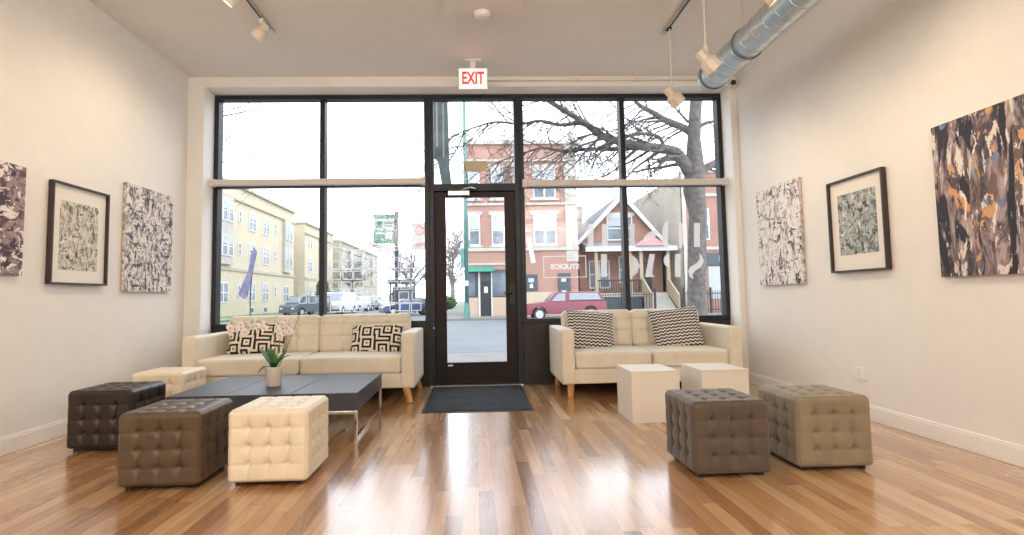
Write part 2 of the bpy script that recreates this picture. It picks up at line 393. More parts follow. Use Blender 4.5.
baseboard('baseboard_right', XR-.018, XR, 'white baseboard along the right wall')

struct(obj('wall_facade', B((XL-2, XR+2, YB+.16, YB+.40, H+.15, 6.5)), M['red']), 'brick facade above the shop window', 'wall')
# --- shopfront: window_1 (left of the door), window_2 (over the door), window_3 (right of the door)
SILL = .745; GT = 3.385
def shop_window(name, x0, x1, mulls, z0, z1, label, rails=()):
    r = bpy.data.objects.new(name, None); COL.objects.link(r); struct(r, label, 'window')
    bm = bmesh.new(); f = .055
    box(bm, x0, x1, YF-.06, YF+.06, z1-f, z1); box(bm, x0, x1, YF-.06, YF+.06, z0, z0+f)
    box(bm, x0, x0+f, YF-.06, YF+.06, z0+f, z1-f); box(bm, x1-f, x1, YF-.06, YF+.06, z0+f, z1-f)
    for x in mulls: box(bm, x-.03, x+.03, YF-.062, YF+.062, z0+f, z1-f)
    for z in rails: box(bm, x0+f, x1-f, YF-.05, YF+.05, z-.028, z+.028)
    obj('frame', bm, M['frame'], r, bevel=.004)
    xs = [x0+f] + [x for x in mulls] + [x1-f]; zs = [z0+f]+list(rails)+[z1-f]
    for i in range(len(xs)-1):
        for j in range(len(zs)-1):
            a = xs[i]+(.03 if i else 0); b = xs[i+1]-(.03 if i < len(xs)-2 else 0)
            c = zs[j]+(.028 if j else 0); d = zs[j+1]-(.028 if j < len(zs)-2 else 0)
            obj('pane', B((a, b, YF-.004, YF+.004, c, d)), M['glass'], r)
    return r
shop_window('window_1', OL, -.535, [-1.78], .70, OT, 'dark framed shop window left of the door, four panes', rails=(2.365,))
shop_window('window_3', .535, OR, [1.785], .70, OT, 'dark framed shop window right of the door, four panes', rails=(2.335,))
shop_window('window_2', -.535, .535, [], 2.30, OT, 'dark framed fanlight over the door')
struct(obj('trim_2', B((OL, -.545, YF-.05, YF+.06, 0, .70), (OL, -.545, YF-.065, YF-.05, 0, .10)), M['knee'], bevel=.004), 'dark panel below the left shop window', 'trim')
struct(obj('trim_3', B((.545, OR, YF-.05, YF+.06, 0, .70), (.545, OR, YF-.065, YF-.05, 0, .10)), M['knee'], bevel=.004), 'dark panel below the right shop window', 'trim')
def rail(x0, x1, z, nm, lab):
    bm = B((x0, x1, YF-.15, YF-.085, z-.035, z+.035)); box(bm, x0-.0, x0+.05, YF-.16, YF-.08, z-.045, z+.045); box(bm, x1-.05, x1, YF-.16, YF-.08, z-.045, z+.045)
    for x in ((x0+x1)/2, x0+.2, x1-.2): box(bm, x-.02, x+.02, YF-.086, YF-.06, z-.02, z+.02)
    struct(obj(nm, bm, M['rail'], bevel=.006), lab, 'trim')
rail(OL, -.57, 2.375, 'trim_4', 'putty coloured rail across the left shop window')
rail(.56, OR, 2.335, 'trim_5', 'putty coloured rail across the right shop window')
# --- door
dr = bpy.data.objects.new('door_1', None); COL.objects.link(dr); struct(dr, 'dark bronze glazed entrance door', 'door')
obj('door_frame', B((-.535, -.475, YF-.07, YF+.07, 0, 2.30), (.475, .535, YF-.07, YF+.07, 0, 2.30), (-.475, .475, YF-.07, YF+.07, 2.265, 2.30)), M['frame'], dr, bevel=.004)
bm = B((-.472, -.345, YF-.03, YF+.03, .012, 2.262), (.350, .472, YF-.03, YF+.03, .012, 2.262), (-.345, .350, YF-.03, YF+.03, .012, .262), (-.345, .350, YF-.03, YF+.03, 2.20, 2.262))
leaf = obj('door_leaf', bm, M['door'], dr, bevel=.004)
obj('glass', B((-.345, .350, YF-.004, YF+.004, .262, 2.20)), M['glass'], leaf)
obj('door_sticker', B((-.335, -.28, YF-.034, YF-.031, .222, .240)), M['white'], leaf)
obj('threshold', B((-.53, .53, YF-.12, YF+.10, 0, .012)), M['steel'], dr, bevel=.003)
bm = B((.395, .455, YF-.042, YF-.030, .93, 1.16)); tube(bm, [(.425, YF-.042, 1.06), (.425, YF-.09, 1.06), (.40, YF-.10, 1.06), (.33, YF-.10, 1.062)], .011, 10); tube(bm, [(.425, YF-.03, .97), (.425, YF-.055, .97)], .018, 12)
obj('door_handle', bm, M['black'], leaf, bevel=.002)
bm = B((-.31, -.06, YF-.10, YF-.03, 2.212, 2.262)); tube(bm, [(-.16, YF-.08, 2.262), (-.16, YF-.08, 2.275), (-.05, YF-.20, 2.28), (.02, YF-.09, 2.285)], .009, 6)
obj('door_closer', bm, M['steel'], dr, bevel=.005)
obj('door_contact', B((-.50, -.485, YF-.075, YF-.07, .66, .675)), M['white'], dr)

# ------------------------------------------------------------------ pictures
dk, lt = (.045, .035, .05), (.80, .74, .68)
P_bw = paint_mat('abstract_black_white', [(.36, (.10, .08, .10)), (.46, (.42, .38, .37)), (.54, (.78, .74, .68)), (.7, (.62, .55, .49))], (12, 9), 3.1,
    [(dk, .545, 26, 9), (lt, .56, 22, 8), (dk, .575, 9, 26), ((.25, .20, .22), .60, 18, 14), (lt, .61, 10, 24)])
P_bw2 = paint_mat('abstract_white_black', [(.36, (.30, .24, .25)), (.46, (.66, .60, .57)), (.52, (.84, .80, .77)), (.7, (.66, .58, .52))], (12, 8), 8.4,
    [(dk, .575, 22, 7), (lt, .57, 22, 8), (dk, .60, 9, 20), ((.30, .24, .24), .61, 16, 16)])
P_pr = paint_mat('abstract_print_ochre', [(.34, (.16, .15, .13)), (.46, (.42, .38, .28)), (.54, (.68, .64, .54)), (.7, (.42, .35, .20))], (20, 20), 5.7,
    [((.07, .07, .07), .575, 34, 14), ((.74, .70, .62), .57, 30, 14), ((.10, .10, .09), .61, 14, 34)])
P_pr2 = paint_mat('abstract_print_grey', [(.34, (.05, .07, .07)), (.46, (.20, .24, .24)), (.54, (.44, .46, .44)), (.7, (.36, .32, .22))], (18, 16), 1.9,
    [((.72, .70, .63), .585, 26, 18), ((.04, .055, .06), .57, 22, 16), ((.66, .64, .58), .62, 14, 24)])
P_dk = paint_mat('abstract_plum_white', [(.36, (.03, .015, .03)), (.46, (.14, .08, .09)), (.55, (.34, .25, .24)), (.70, (.20, .13, .14))], (7, 10), 2.6,
    [((.78, .71, .66), .55, 8, 14), ((.05, .025, .05), .57, 10, 16), ((.84, .80, .76), .60, 14, 12)])
P_col = paint_mat('abstract_coloured', [(.36, (.02, .02, .03)), (.45, (.08, .06, .075)), (.52, (.26, .19, .20)), (.60, (.48, .39, .37)), (.72, (.12, .09, .11))], (8, 2.6), 4.2,
    [((.74, .66, .61), .545, 12, 3.2), ((.16, .10, .08), .56, 13, 3.5), ((.62, .33, .14), .60, 9, 4), ((.015, .013, .02), .535, 7, 1.4), ((.13, .24, .40), .655, 7, 3), ((.80, .74, .70), .63, 18, 6)])
def canvas(y0, y1, z0, z1, side, mat, label):
    x = XL if side < 0 else XR; r = thing('painting', label, 'painting', (x, (y0+y1)/2, z0))
    w = (y1-y0)/2; h = z1-z0; s = -side; t = .030
    a, b = sorted((s*.004, s*t)); obj('stretcher', B((a, b, -w, w, 0, h)), M['canvas_edge'], r, bevel=.003)
    a, b = sorted((s*t, s*(t+.003))); obj('canvas', B((a, b, -w, w, 0, h)), mat, r)
    return r
def framed(y0, y1, z0, z1, side, mat, label, ay, az0, az1):
    x = XL if side < 0 else XR; r = thing('framed_print', label, 'framed picture', (x, (y0+y1)/2, z0))
    w = (y1-y0)/2; h = z1-z0; s = -side; f = .015
    def bx(a, b, *q): a, b = sorted((s*a, s*b)); return (a, b, *q)
    obj('picture_frame', B(bx(.004, .045, -w, w, 0, f), bx(.004, .045, -w, w, h-f, h), bx(.004, .045, -w, -w+f, f, h-f), bx(.004, .045, w-f, w, f, h-f)), M['pframe'], r, bevel=.002)
    obj('mount', B(bx(.006, .018, -w+f, w-f, f, h-f)), M['mount'], r)
    obj('print', B(bx(.018, .020, -ay, ay, az0, az1)), mat, r)
    return r
canvas(2.98, 3.89, 1.215, 1.98, -1, P_dk, 'dark plum and white abstract canvas cut by the left picture edge')
framed(4.13, 4.755, 1.163, 1.952, -1, P_pr, 'black framed white mounted print of ochre strokes on the left wall', .21, .115, .655)
canvas(4.99, 5.745, 1.118, 2.118, -1, P_bw, 'black and white abstract canvas on the left wall beside the shop window')
canvas(4.90, 5.66, 1.087, 2.087, 1, P_bw2, 'white abstract canvas with black strokes on the right wall beside the shop window')
framed(3.86, 4.49, 1.163, 1.928, 1, P_pr2, 'black framed white mounted print of grey strokes on the right wall', .215, .14, .64)
canvas(2.25, 3.415, 1.087, 2.075, 1, P_col, 'large orange, blue and black abstract canvas nearest on the right wall')

# ------------------------------------------------------------------ ceiling equipment
def text_mesh(s, size, mat, parent, name, loc, rot, depth=.002, sx=1, font_w=0):
    cu = bpy.data.curves.new(name, 'FONT'); cu.body = s; cu.size = size; cu.extrude = depth; cu.align_x = 'CENTER'; cu.align_y = 'CENTER'; cu.offset = font_w
    t = bpy.data.objects.new(name+'_c', cu); COL.objects.link(t)
    me = bpy.data.meshes.new_from_object(t.evaluated_get(bpy.context.evaluated_depsgraph_get())); me.name = name
    bpy.data.objects.remove(t); bpy.data.curves.remove(cu)
    me.materials.clear(); me.materials.append(mat)
    o = bpy.data.objects.new(name, me); COL.objects.link(o); o.parent = parent; o.location = loc; o.rotation_euler = rot; o.scale = (sx, 1, 1)
    return o
ex = thing('exit_sign', 'white EXIT sign with red letters hanging from ceiling over the door', 'exit sign', (0.0, 5.62, H))
obj('sign_box', B((-.155, .155, -.022, .022, -.335, -.10)), M['white'], ex, bevel=.006)
obj('face_panel', B((-.145, .145, -.026, -.0225, -.325, -.11)), emis('exit_face', (1, .93, .90), .55), ex)
obj('mounting', B((-.09, .09, -.03, .03, -.022, 0), (-.03, .03, -.012, .012, -.10, -.02)), M['white'], ex, bevel=.004)
text_mesh('EXIT', .185, emis('exit_red', (.85, .05, .08), .5), ex, 'lettering', (0, -.029, -.219), (PI/2, 0, 0), sx=.63, font_w=.005)
tag(obj('door_sensor', B((-.16, .16, YB-.03, YB+.0, 3.425, 3.45)), M['white'], bevel=.005), 'slim white sensor bar on the wall head under the EXIT sign', 'sensor')
cd = obj('conduit', T(([(.16, YB-.012, 3.495), (OR, YB-.012, 3.495)], .009)), M['rail'], smooth=True)
tag(cd, 'thin painted conduit along the wall head right of the EXIT sign', 'conduit')
for x in (.5, 1.2, 1.9): obj('clip', B((x-.012, x+.012, YB-.026, YB, 3.482, 3.508)), M['rail'], cd)
# ceiling hatch and smoke detector
tag(obj('ceiling_panel', B((-.24, .44, 4.02, 4.62, H-.04, H)), M['ceiling'], bevel=.004), 'square pale access panel on ceiling at top centre', 'ceiling panel')
bm = bmesh.new(); lathe(bm, [(.075, 0), (.075, -.018), (.055, -.045), (.03, -.05)], 24)
tag(obj('smoke_detector', bm, M['ceiling'], smooth=True, loc=(.09, 4.60, H-.04)), 'small round smoke detector on the edge of the ceiling panel', 'smoke detector')
# security camera
sc_ = thing('security_camera', 'small white security camera with black lens in the right corner by the ceiling', 'camera', (3.0, 5.98, 3.44))
obj('body', T(([(.02, .06, .03), (-.02, -.05, -.02)], .042), ([(.04, .08, .03), (.01, .03, .01)], .03), n=16), M['white'], sc_, smooth=False, bevel=.004)
obj('lens', T(([(-.02, -.05, -.02), (-.027, -.068, -.028)], .030), n=16), M['black'], sc_)

TRX = 1.86
def track(x, y0, y1, label):
    t = thing('lighting_track', label, 'light track', (x, 0, H))
    obj('channel', B((-.018, .018, y0, y1, -.03, 0), ), M['steel'], t, bevel=.003)
    obj('conductor_slot', B((-.008, .008, y0+.02, y1-.10, -.0315, -.0302)), M['black'], t)
    obj('end_cap', B((-.02, .02, y1, y1+.02, -.033, 0)), M['white'], t)
    obj('feed_box', B((-.022, .022, y1-.16, y1-.10, -.045, -.0316)), M['black'], t, bevel=.004)
    return t
track(TRX, -1.5, 5.02, 'steel light track on ceiling, right of the centre')
track(-1.875, -1.5, 4.98, 'steel light track on ceiling, left of the centre')
def track_head(x, y, z, aim, label, rod=True, energy=60, grp=None, cone=105, s=1.0, tilt=None):
    t = thing('track_spotlight', label, 'spotlight', (x, y, z), 0, grp)
    top = H-.03-z
    if rod: obj('rod', T(([(0, 0, top), (0, 0, .10)], .0055)), M['lampw'], t); obj('swivel', T(([(0, 0, .12), (0, 0, .05)], .018), n=10), M['lampw'], t)
    else: obj('swivel', B((-.02, .02, -.03, .03, top-.05, top), (-.008, .008, -.008, .008, .02, top-.04)), M['white'], t, bevel=.003)
    d = (Vector(aim)-Vector((x, y, z))).normalized()
    q = d.to_track_quat('-Z', 'Y').to_euler()
    bm = bmesh.new()
    lathe(bm, [(.034*s, .085*s), (.042*s, .08*s), (.042*s, .005), (.070*s, -.02*s), (.072*s, -.105*s), (.066*s, -.11*s), (.060*s, -.098*s)], 8 if rod else 20)
    obj('housing', bm, M['lampw'], t, rot=q, bevel=.002)
    bm = bmesh.new(); lathe(bm, [(.058*s, -.094*s), (.058*s, -.099*s)], 20)
    obj('lens', bm, emis('lamp_lens', (1, .85, .62), 3), t, rot=q)
    l = lamp('spot_beam', 'SPOT', Vector((x, y, z))+d*.14*s, energy, (1, .78, .52), target=aim, spot_size=math.radians(cone), spot_blend=1.0, shadow_soft_size=.05)
    return t
G = 'track spotlights'
p = at(672, 95, X=TRX); track_head(p.x, p.y, p.z, (XR, p.y+.35, 1.6), 'cream spotlight on long rod in front of the window head, lowest of the right track', energy=26)
p = at(706, 60, X=TRX); track_head(p.x, p.y, p.z, (XR, p.y, 1.5), 'cream spotlight on rod beside the end of the silver duct', energy=26)
p = at(766, 2, X=TRX); track_head(p.x, p.y, p.z+.10, (XR, p.y-.2, 1.6), 'cream spotlight in front of the silver duct, cut by the top edge', energy=34)
track_head(TRX, 2.0, 3.2, (XR, 2.0, 1.5), 'cream spotlight on the right track, out of view near the camera', energy=34)
p = at(262, 33, X=-1.875); track_head(p.x, p.y, H-.13, (XL, p.y+.1, 1.8), 'cream spotlight at the far end of the left track', rod=False, energy=40, s=.8)
track_head(-1.875, 4.17, H-.13, (XL, 4.2, 1.6), 'cream spotlight on the left track, just touching the top edge', rod=False, energy=24, s=.8)
track_head(-1.875, 3.0, H-.13, (XL, 2.9, 1.5), 'cream spotlight on the left track, out of view near the camera', rod=False, energy=34, s=.8)
for (x, y), where in zip(FILL_LAMPS, ('left one nearer the camera', 'right one nearer the camera', 'left one by the rear wall', 'right one by the rear wall')):
    c_ = thing('added_fill_fixture', 'white hanging tray for an added fill light behind the camera, '+where, 'added fill light', (x, y, H), 0, 'added fill lights behind the camera')
    obj('tray', B((-1.1, 1.1, -.6, .6, -.72, -.68), (-1.0, -.98, -.01, .01, -.68, 0), (.98, 1.0, -.01, .01, -.68, 0)), M['white'], c_, bevel=.01)  # invented body, out of view, to carry the fill lights

# spiral duct along the right side
DX, DZ, DR = 2.195, 2.995, .122
du = thing('spiral_duct', 'galvanised round spiral duct hanging below ceiling on the right', 'duct', (DX, 0, DZ))
bm = bmesh.new(); n = 40
def ring(y, r): return [bm.verts.new((r*math.cos(2*PI*k/n), y, r*math.sin(2*PI*k/n))) for k in range(n)]
prev = None; y = -2.0
while y < 4.72:
    for yy, rr in ((y, DR), (y+.150, DR), (y+.151, DR+.002), (y+.1565, DR+.002), (y+.1575, DR)):
        c = ring(yy, rr)
        if prev:
            for k in range(n): bm.faces.new((prev[k], prev[(k+1)%n], c[(k+1)%n], c[k])).material_index = 1 if yy > y+.153 else 0
        prev = c
    y += .158
obj('pipe', bm, [M['galv'], M['galvd']], du, smooth=False)
def band(y, w, r, name, mat):
    bm = bmesh.new()
    rg = []
    for yy, rr in ((y, DR), (y, r), (y+w, r), (y+w, DR-.01)): rg.append([bm.verts.new((rr*math.cos(2*PI*k/n), yy, rr*math.sin(2*PI*k/n))) for k in range(n)])
    for a, b in zip(rg, rg[1:]):
        for k in range(n): bm.faces.new((a[k], a[(k+1)%n], b[(k+1)%n], b[k]))
    obj(name, bm, mat, du, smooth=False)
band(4.10, .02, DR+.010, 'clamp_band', M['galvd']); band(4.72, .022, DR+.008, 'end_flange', M['galvd'])
obj('hanger_wire', T(([(-.03, 4.11, DR), (-.03, 4.10, H-DZ)], .003), ([(.05, 4.11, DR), (-.03, 3.5, H-DZ)], .003)), M['steel'], du)

# ------------------------------------------------------------------ small wall item
ou = thing('wall_outlet', 'white power outlet low on the right wall', 'outlet', (XR, 4.265, .345))
obj('cover_plate', B((-.008, 0, -.074, .074, -.053, .053)), M['white'], ou, bevel=.003)
for s in (-.033, .033):
    obj('socket', B((-.011, -.008, s-.022, s+.022, -.035, .035)), M['base'], ou, bevel=.001)

# ------------------------------------------------------------------ ottomans
S = .430; SH = .388
def tuft(ax, sg, a, b):
    if ax == 2 and sg < 0: return 0
    h = S/2; st = S/4; k = 0
    sb = st if ax == 2 else SH/4
    ed = max(abs(a)/h, abs(b)/(h if ax == 2 else SH/2)); fade = max(0, min(1, (1-ed)/.10))
    for i in (-1, 0, 1):
        for j in (-1, 0, 1):
            dx = a-i*st; dy = b-j*sb; q = dx*dx+dy*dy
            k += .017*math.exp(-q/(2*.010**2))+.007*math.exp(-q/(2*.026**2))
            k += .008*math.exp(-(dx*dx/(2*.006**2)+dy*dy/(2*.034**2)))
    g = 0
    for i in (-1, 0, 1): g = max(g, math.exp(-((a-i*st)**2)/(2*.0045**2)), math.exp(-((b-i*sb)**2)/(2*.0045**2)))
    return -(k+.0035*g)*fade+.004*fade
def ottoman(mat, label, x, y, rz):
    r = thing('tufted_ottoman', label, 'ottoman', (x, y, 0), rz, 'tufted cube ottomans')
    bm = bmesh.new(); cushion(bm, S, S, SH, (0, 0, .022+SH/2), .026, 52, tuft); obj('upholstery', bm, mat, r, smooth=True)
    obj('base', B((-.182, .182, -.182, .182, .010, .030)), M['black'], r, bevel=.003)
    for sx in (-1, 1):
        for sy in (-1, 1): obj('foot', B((sx*.168-.016, sx*.168+.016, sy*.168-.016, sy*.168+.016, 0, .022)), M['black'], r, bevel=.003)
    return r
def place(near, side, ang):     # centre from the near base corner; side -1: ottoman lies left of the corner
    c, s = math.cos(ang), math.sin(ang); w = .186*side; d = .186
    return near[0]+w*c-d*s, near[1]+w*s+d*c
A0 = ottoman(M['grey'], 'brown tufted cube ottoman standing in front of the white plinths', *place((1.203, 2.99), 1, .012), .012)
def clone(src, mat, label, near, side, ang):
    r = copy_tree(src, label); x, y = place(near, side, ang); r.location = (x, y, 0); r.rotation_euler = (0, 0, ang)
    for ch in r.children:
        if ch.name.startswith('upholstery'): ch.data = ch.data.copy(); ch.data.materials[0] = mat
    return r
clone(A0, M['greyl'], 'light taupe tufted cube ottoman nearest the right wall', (1.82, 3.055), 1, -.01)
clone(A0, M['cream'], 'cream tufted cube ottoman in front of the black coffee table', (-.962, 3.07), -1, .0)
clone(A0, M['tan'], 'tan tufted cube ottoman between the espresso and the front cream ones', (-1.535, 3.055), -1, .02)
clone(A0, M['brown'], 'espresso brown tufted cube ottoman nearest the left wall', (-2.405, 3.87), -1, .0)
clone(A0, M['cream'], 'cream tufted cube ottoman by the left wall, behind the espresso one', (-2.545, 4.78), -1, .0)

# ------------------------------------------------------------------ sofas
def sofa(x0, x1, label, splay=1.0):
    w = x1-x0; r = thing('sofa', label, 'sofa', ((x0+x1)/2, 5.32, 0), 0, 'cream sofas'); h = w/2; D = .945; at_ = .125
    obj('base_frame', B((-h+at_-.005, h-at_+.005, .015, D, .145, .29)), M['sofa'], r, bevel=.012, seg=3)
    bm = bmesh.new(); cushion(bm, w-2*at_+.01, .12, .52, (0, D-.06, .145+.26), .02, 10); obj('back_frame', bm, M['sofa'], r, smooth=True)
    for s in (-1, 1):
        bm = bmesh.new(); cushion(bm, at_, D, .54, (s*(h-at_/2), D/2, .14+.27), .018, 14, lambda ax, sg, a, b: .004 if ax == 0 else 0)
        obj('armrest', bm, M['sofa'], r, smooth=True)
        for ys in (.30, .62):
            a_, b2_ = sorted((s*(h+.001), s*(h+.0055))); obj('seam', B((a_, b2_, ys, ys+.004, .17, .65)), M['rail'], r)
    cw = (w-2*at_)/2
    def seatf(ax, sg, a, b):
        if ax == 2: return .014*math.cos(a/(cw/2)*PI/2)*math.cos(min(1, abs(b)/.36)*PI/2)
        if ax == 1: return .006
        return -.002
    def backf(ax, sg, a, b):
        if ax != 1 or sg > 0: return .006*1
        v = .018*math.cos(a/(cw/2)*PI/2)*math.cos(b/.20*PI/2*.9)
        for i in (-1, 0, 1):
            for j in (0, 1): v -= .024*math.exp(-((a-i*cw*.25)**2+(b-(j*.13-.03))**2)/(2*.017**2))
        g = max([math.exp(-((a-i*cw*.25)**2)/(2*.010**2)) for i in (-1, 0, 1)]+[math.exp(-((b-(j*.13-.03))**2)/(2*.010**2)) for j in (0, 1)])
        return v-.010*g
    for s in (-1, 1):
        bm = bmesh.new(); cushion(bm, cw-.006, .74, .165, (s*cw/2, .375, .29+.082), .03, 20, seatf); obj('seat_cushion', bm, M['sofa'], r, smooth=True)
        bm = bmesh.new(); cushion(bm, cw-.006, .17, .41, (0, 0, 0), .05, 76, backf)
        obj('back_cushion', bm, M['sofa'], r, smooth=True, loc=(s*cw/2, .765, .635), rot=(-.13, 0, 0))
    for sx in (-1, 1):
        for sy, yy in ((-1, .05), (1, D-.05)):
            bm = bmesh.new(); tube(bm, [(sx*(h-.085), yy, .15), (sx*(h-.085+.045*splay), yy+sy*.03*splay, 0)], [.036, .028], 4); obj('leg', bm, M['wood'], r, bevel=.003)
    return r
sofa(-2.83, -.612, 'long cream leather sofa under the window left of the door')
sofa(.838, 2.635, 'short cream leather sofa under the window right of the door', 0.15)

def pillow(w, h, t, mat, label, loc, rot, name='throw_pillow', cat='pillow', grp=None):
    bm = bmesh.new(); n = 22; g = {}
    for s in (-1, 1):
        for i in range(n+1):
            for j in range(n+1):
                a, b = -1+2*i/n, -1+2*j/n
                if s > 0 and (i in (0, n) or j in (0, n)): g[s, i, j] = g[-1, i, j]; continue
                e = (1-a**4)*(1-b**4); th = t/2*max(0, e)**.55
                k = 1-.055*(1-a*a)*b*b; k2 = 1-.055*(1-b*b)*a*a
                wr = .004*math.sin(a*7+b*3)*e
                g[s, i, j] = bm.verts.new((a*w/2*k2, s*(th+wr), b*h/2*k))
        for i in range(n):
            for j in range(n):
                f = (g[s,i,j], g[s,i+1,j], g[s,i+1,j+1], g[s,i,j+1])
                try: bm.faces.new(f)
                except ValueError: pass
    return tag(obj(name, bm, mat, smooth=True, loc=loc, rot=rot), label, cat, grp)
pillow(.60, .36, .15, M['mud'], 'black and cream mudcloth pillow at the left end of the long sofa, behind the orchid', (-2.33, 5.86, .610), (-.34, .02, .03), grp='mudcloth lumbar pillows')
pillow(.56, .33, .15, M['mud'], 'black and cream mudcloth pillow beside the right arm of the long sofa', (-1.07, 5.84, .580), (-.34, .0, -.10), grp='mudcloth lumbar pillows')
pillow(.53, .47, .16, M['chevron'], 'grey chevron pillow at the left end of the short sofa', (1.225, 5.80, .625), (-.36, .10, .10), grp='chevron pillows')
pillow(.53, .48, .16, M['chevron'], 'grey chevron pillow near the right arm of the short sofa', (2.16, 5.80, .635), (-.36, -.10, -.08), grp='chevron pillows')

# ------------------------------------------------------------------ coffee table
ct = thing('coffee_table', 'low black coffee table with chrome frame in front of the long sofa', 'coffee table', (-.870, 3.995, 0), .0)
W_, D_ = 1.36, 1.02
bm = bmesh.new()
for a, b in ((-W_, -.965), (-.960, -.485), (-.480, 0)): box(bm, a, b, 0, D_, .205, .335)
obj('table_top', bm, M['tabl'], ct, bevel=.003)
for x in (-.012, -W_+.012):
    bm = bmesh.new(); q = .011
    box(bm, x-q, x+q, .0, .022, 0, .205); box(bm, x-q, x+q, D_-.022, D_, 0, .205); box(bm, x-q, x+q, .022, D_-.022, 0, .022)
    obj('leg', bm, M['chrome'], ct, bevel=.002)
for ya in (0, D_-.022): obj('frame_rail', B((-W_+.023, -.023, ya, ya+.022, .183, .205)), M['chrome'], ct, bevel=.002)

# orchid
PX, PY, PZ = -1.615, 4.40, .335+.001
orc = thing('potted_orchid', 'white pink orchid in a small white pot on coffee table', 'orchid', (PX, PY, PZ))
bm = bmesh.new(); lathe(bm, [(.050, 0), (.054, .004), (.070, .145), (.073, .152), (.066, .152), (.064, .135), (.001, .134)], 32); obj('pot', bm, M['pot'], orc, smooth=True, bevel=.0)
bm = bmesh.new(); lathe(bm, [(.063, .125), (.060, .140), (.02, .146)], 20); obj('bark_mix', bm, M['soil'], orc)
def leafm(az, L, wd, up, curl):
    bm = bmesh.new(); n = 12; rows = []
    for i in range(n+1):
        t = i/n; r_ = L*(t*.75) ; z = .14+L*(up*t-curl*t*t)
        ww = wd*math.sin(PI*min(1, .12+t*.88))**.7*(1 if t < .97 else .2)
        c = Vector((math.cos(az)*r_, math.sin(az)*r_, z)); s = Vector((-math.sin(az), math.cos(az), 0))
        rows.append([bm.verts.new(c+s*ww*k+Vector((0, 0, .25*abs(k)*ww))) for k in (-1, -.5, 0, .5, 1)])
    for a, b in zip(rows, rows[1:]):
        for k in range(4): bm.faces.new((a[k], a[k+1], b[k+1], b[k]))
    o = obj('leaf', bm, M['leaf'], orc, smooth=True); sd = o.modifiers.new('thick', 'SOLIDIFY'); sd.thickness = .003
for az, L, wd, up, cu in ((2.9, .17, .036, 1.1, .2), (2.2, .20, .036, 1.2, .45), (.3, .16, .030, 1.1, .5), (5.0, .13, .030, .8, .4), (3.8, .17, .030, .6, .8), (1.0, .15, .026, 1.0, .2)): leafm(az, L, wd, up, cu)
def arc(pts, k=10):
    P = [Vector(p) for p in pts]; out = []
    for i in range(len(P)-1):
        p0, p1, p2, p3 = P[max(i-1, 0)], P[i], P[i+1], P[min(i+2, len(P)-1)]
        for j in range(k):
            t = j/k; out.append(.5*((2*p1)+(-p0+p2)*t+(2*p0-5*p1+4*p2-p3)*t*t+(-p0+3*p1-3*p2+p3)*t**3))
    return out+[P[-1]]
st1 = arc([(0, 0, .14), (.01, -.01, .34), (-.03, -.01, .47), (-.12, -.02, .51), (-.23, -.03, .49), (-.32, -.04, .44)])
st2 = arc([(.01, 0, .14), (.04, -.01, .30), (.06, -.02, .42), (.10, -.02, .49), (.14, -.03, .45)])
for s in (st1, st2): bm = bmesh.new(); tube(bm, s, .0035, 6); obj('stem', bm, M['stem'], orc, smooth=True)
obj('support_stake', T(([(.03, .01, .13), (.20, .0, .56)], .0022), n=5), M['dark'], orc)
fb = bmesh.new()
for i in range(5):
    a = 2*PI*i/5+PI/2; wid = .019 if i % 5 in (1, 4) else .012; L = .028
    c = fb.verts.new((0, 0, 0)); ring_ = [fb.verts.new((math.cos(a)*L*t-math.sin(a)*wid*w, -.006*math.sin(t*PI)+.004, math.sin(a)*L*t+math.cos(a)*wid*w)) for t, w in ((.35, -.75), (.75, -.95), (1, -.4), (1.05, 0), (1, .4), (.75, .95), (.35, .75))]
    fb.faces.new([c]+ring_)
fme = bpy.data.meshes.new('flower'); fb.to_mesh(fme); fb.free(); fme.materials.append(M['petal'])
lb = bmesh.new(); bmesh.ops.create_icosphere(lb, subdivisions=1, radius=.006); lme = bpy.data.meshes.new('flower_lip'); lb.to_mesh(lme); lb.free(); lme.materials.append(M['lip'])
fl = [(-.08, .50), (-.12, .475), (-.15, .515), (-.18, .47), (-.20, .50), (-.23, .46), (-.25, .49), (-.29, .455), (-.32, .43), (-.06, .46), (-.21, .43), (-.33, .47), (.04, .46), (.08, .49), (.11, .46), (.14, .43), (.09, .42), (.06, .40), (.14, .49), (.10, .52)]
for i, (x, z) in enumerate(fl):
    o = bpy.data.objects.new('flower', fme); COL.objects.link(o); o.parent = orc; o.location = (x, -.035-random.random()*.03, z); o.rotation_euler = (random.uniform(-.5, .3), random.uniform(-.5, .5), random.uniform(-.6, .6)); o.scale = (1.05,)*3
    q = bpy.data.objects.new('flower_lip', lme); COL.objects.link(q); q.parent = o; q.location = (0, -.008, -.004)

# ------------------------------------------------------------------ plinths, mat
def plinth(x0, x1, y0, y1, label):
    r = thing('display_plinth', label, 'plinth', ((x0+x1)/2, (y0+y1)/2, 0), 0, 'white display plinths'); a, b = (x1-x0)/2, (y1-y0)/2
    obj('body', B((-a, a, -b, b, .0, .388)), M['plinth'], r, bevel=.002)
    obj('top_panel', B((-a, a, -b, b, .389, .403)), M['plinth'], r, bevel=.002)
plinth(1.215, 1.60, 4.275, 4.72, 'white cube plinth in front of the short sofa, left one')
plinth(1.775, 2.155, 4.27, 4.70, 'white cube plinth in front of the short sofa, right one')
mt = thing('door_mat', 'dark charcoal mat on the floor in front of the door', 'door mat', (0, 0, 0))
obj('border', B((-.50, .50, 4.845, 6.225, 0, .006)), M['black'], mt, bevel=.002)
obj('pile', B((-.475, .475, 4.87, 6.20, .006, .011)), M['mat'], mt, bevel=.002)

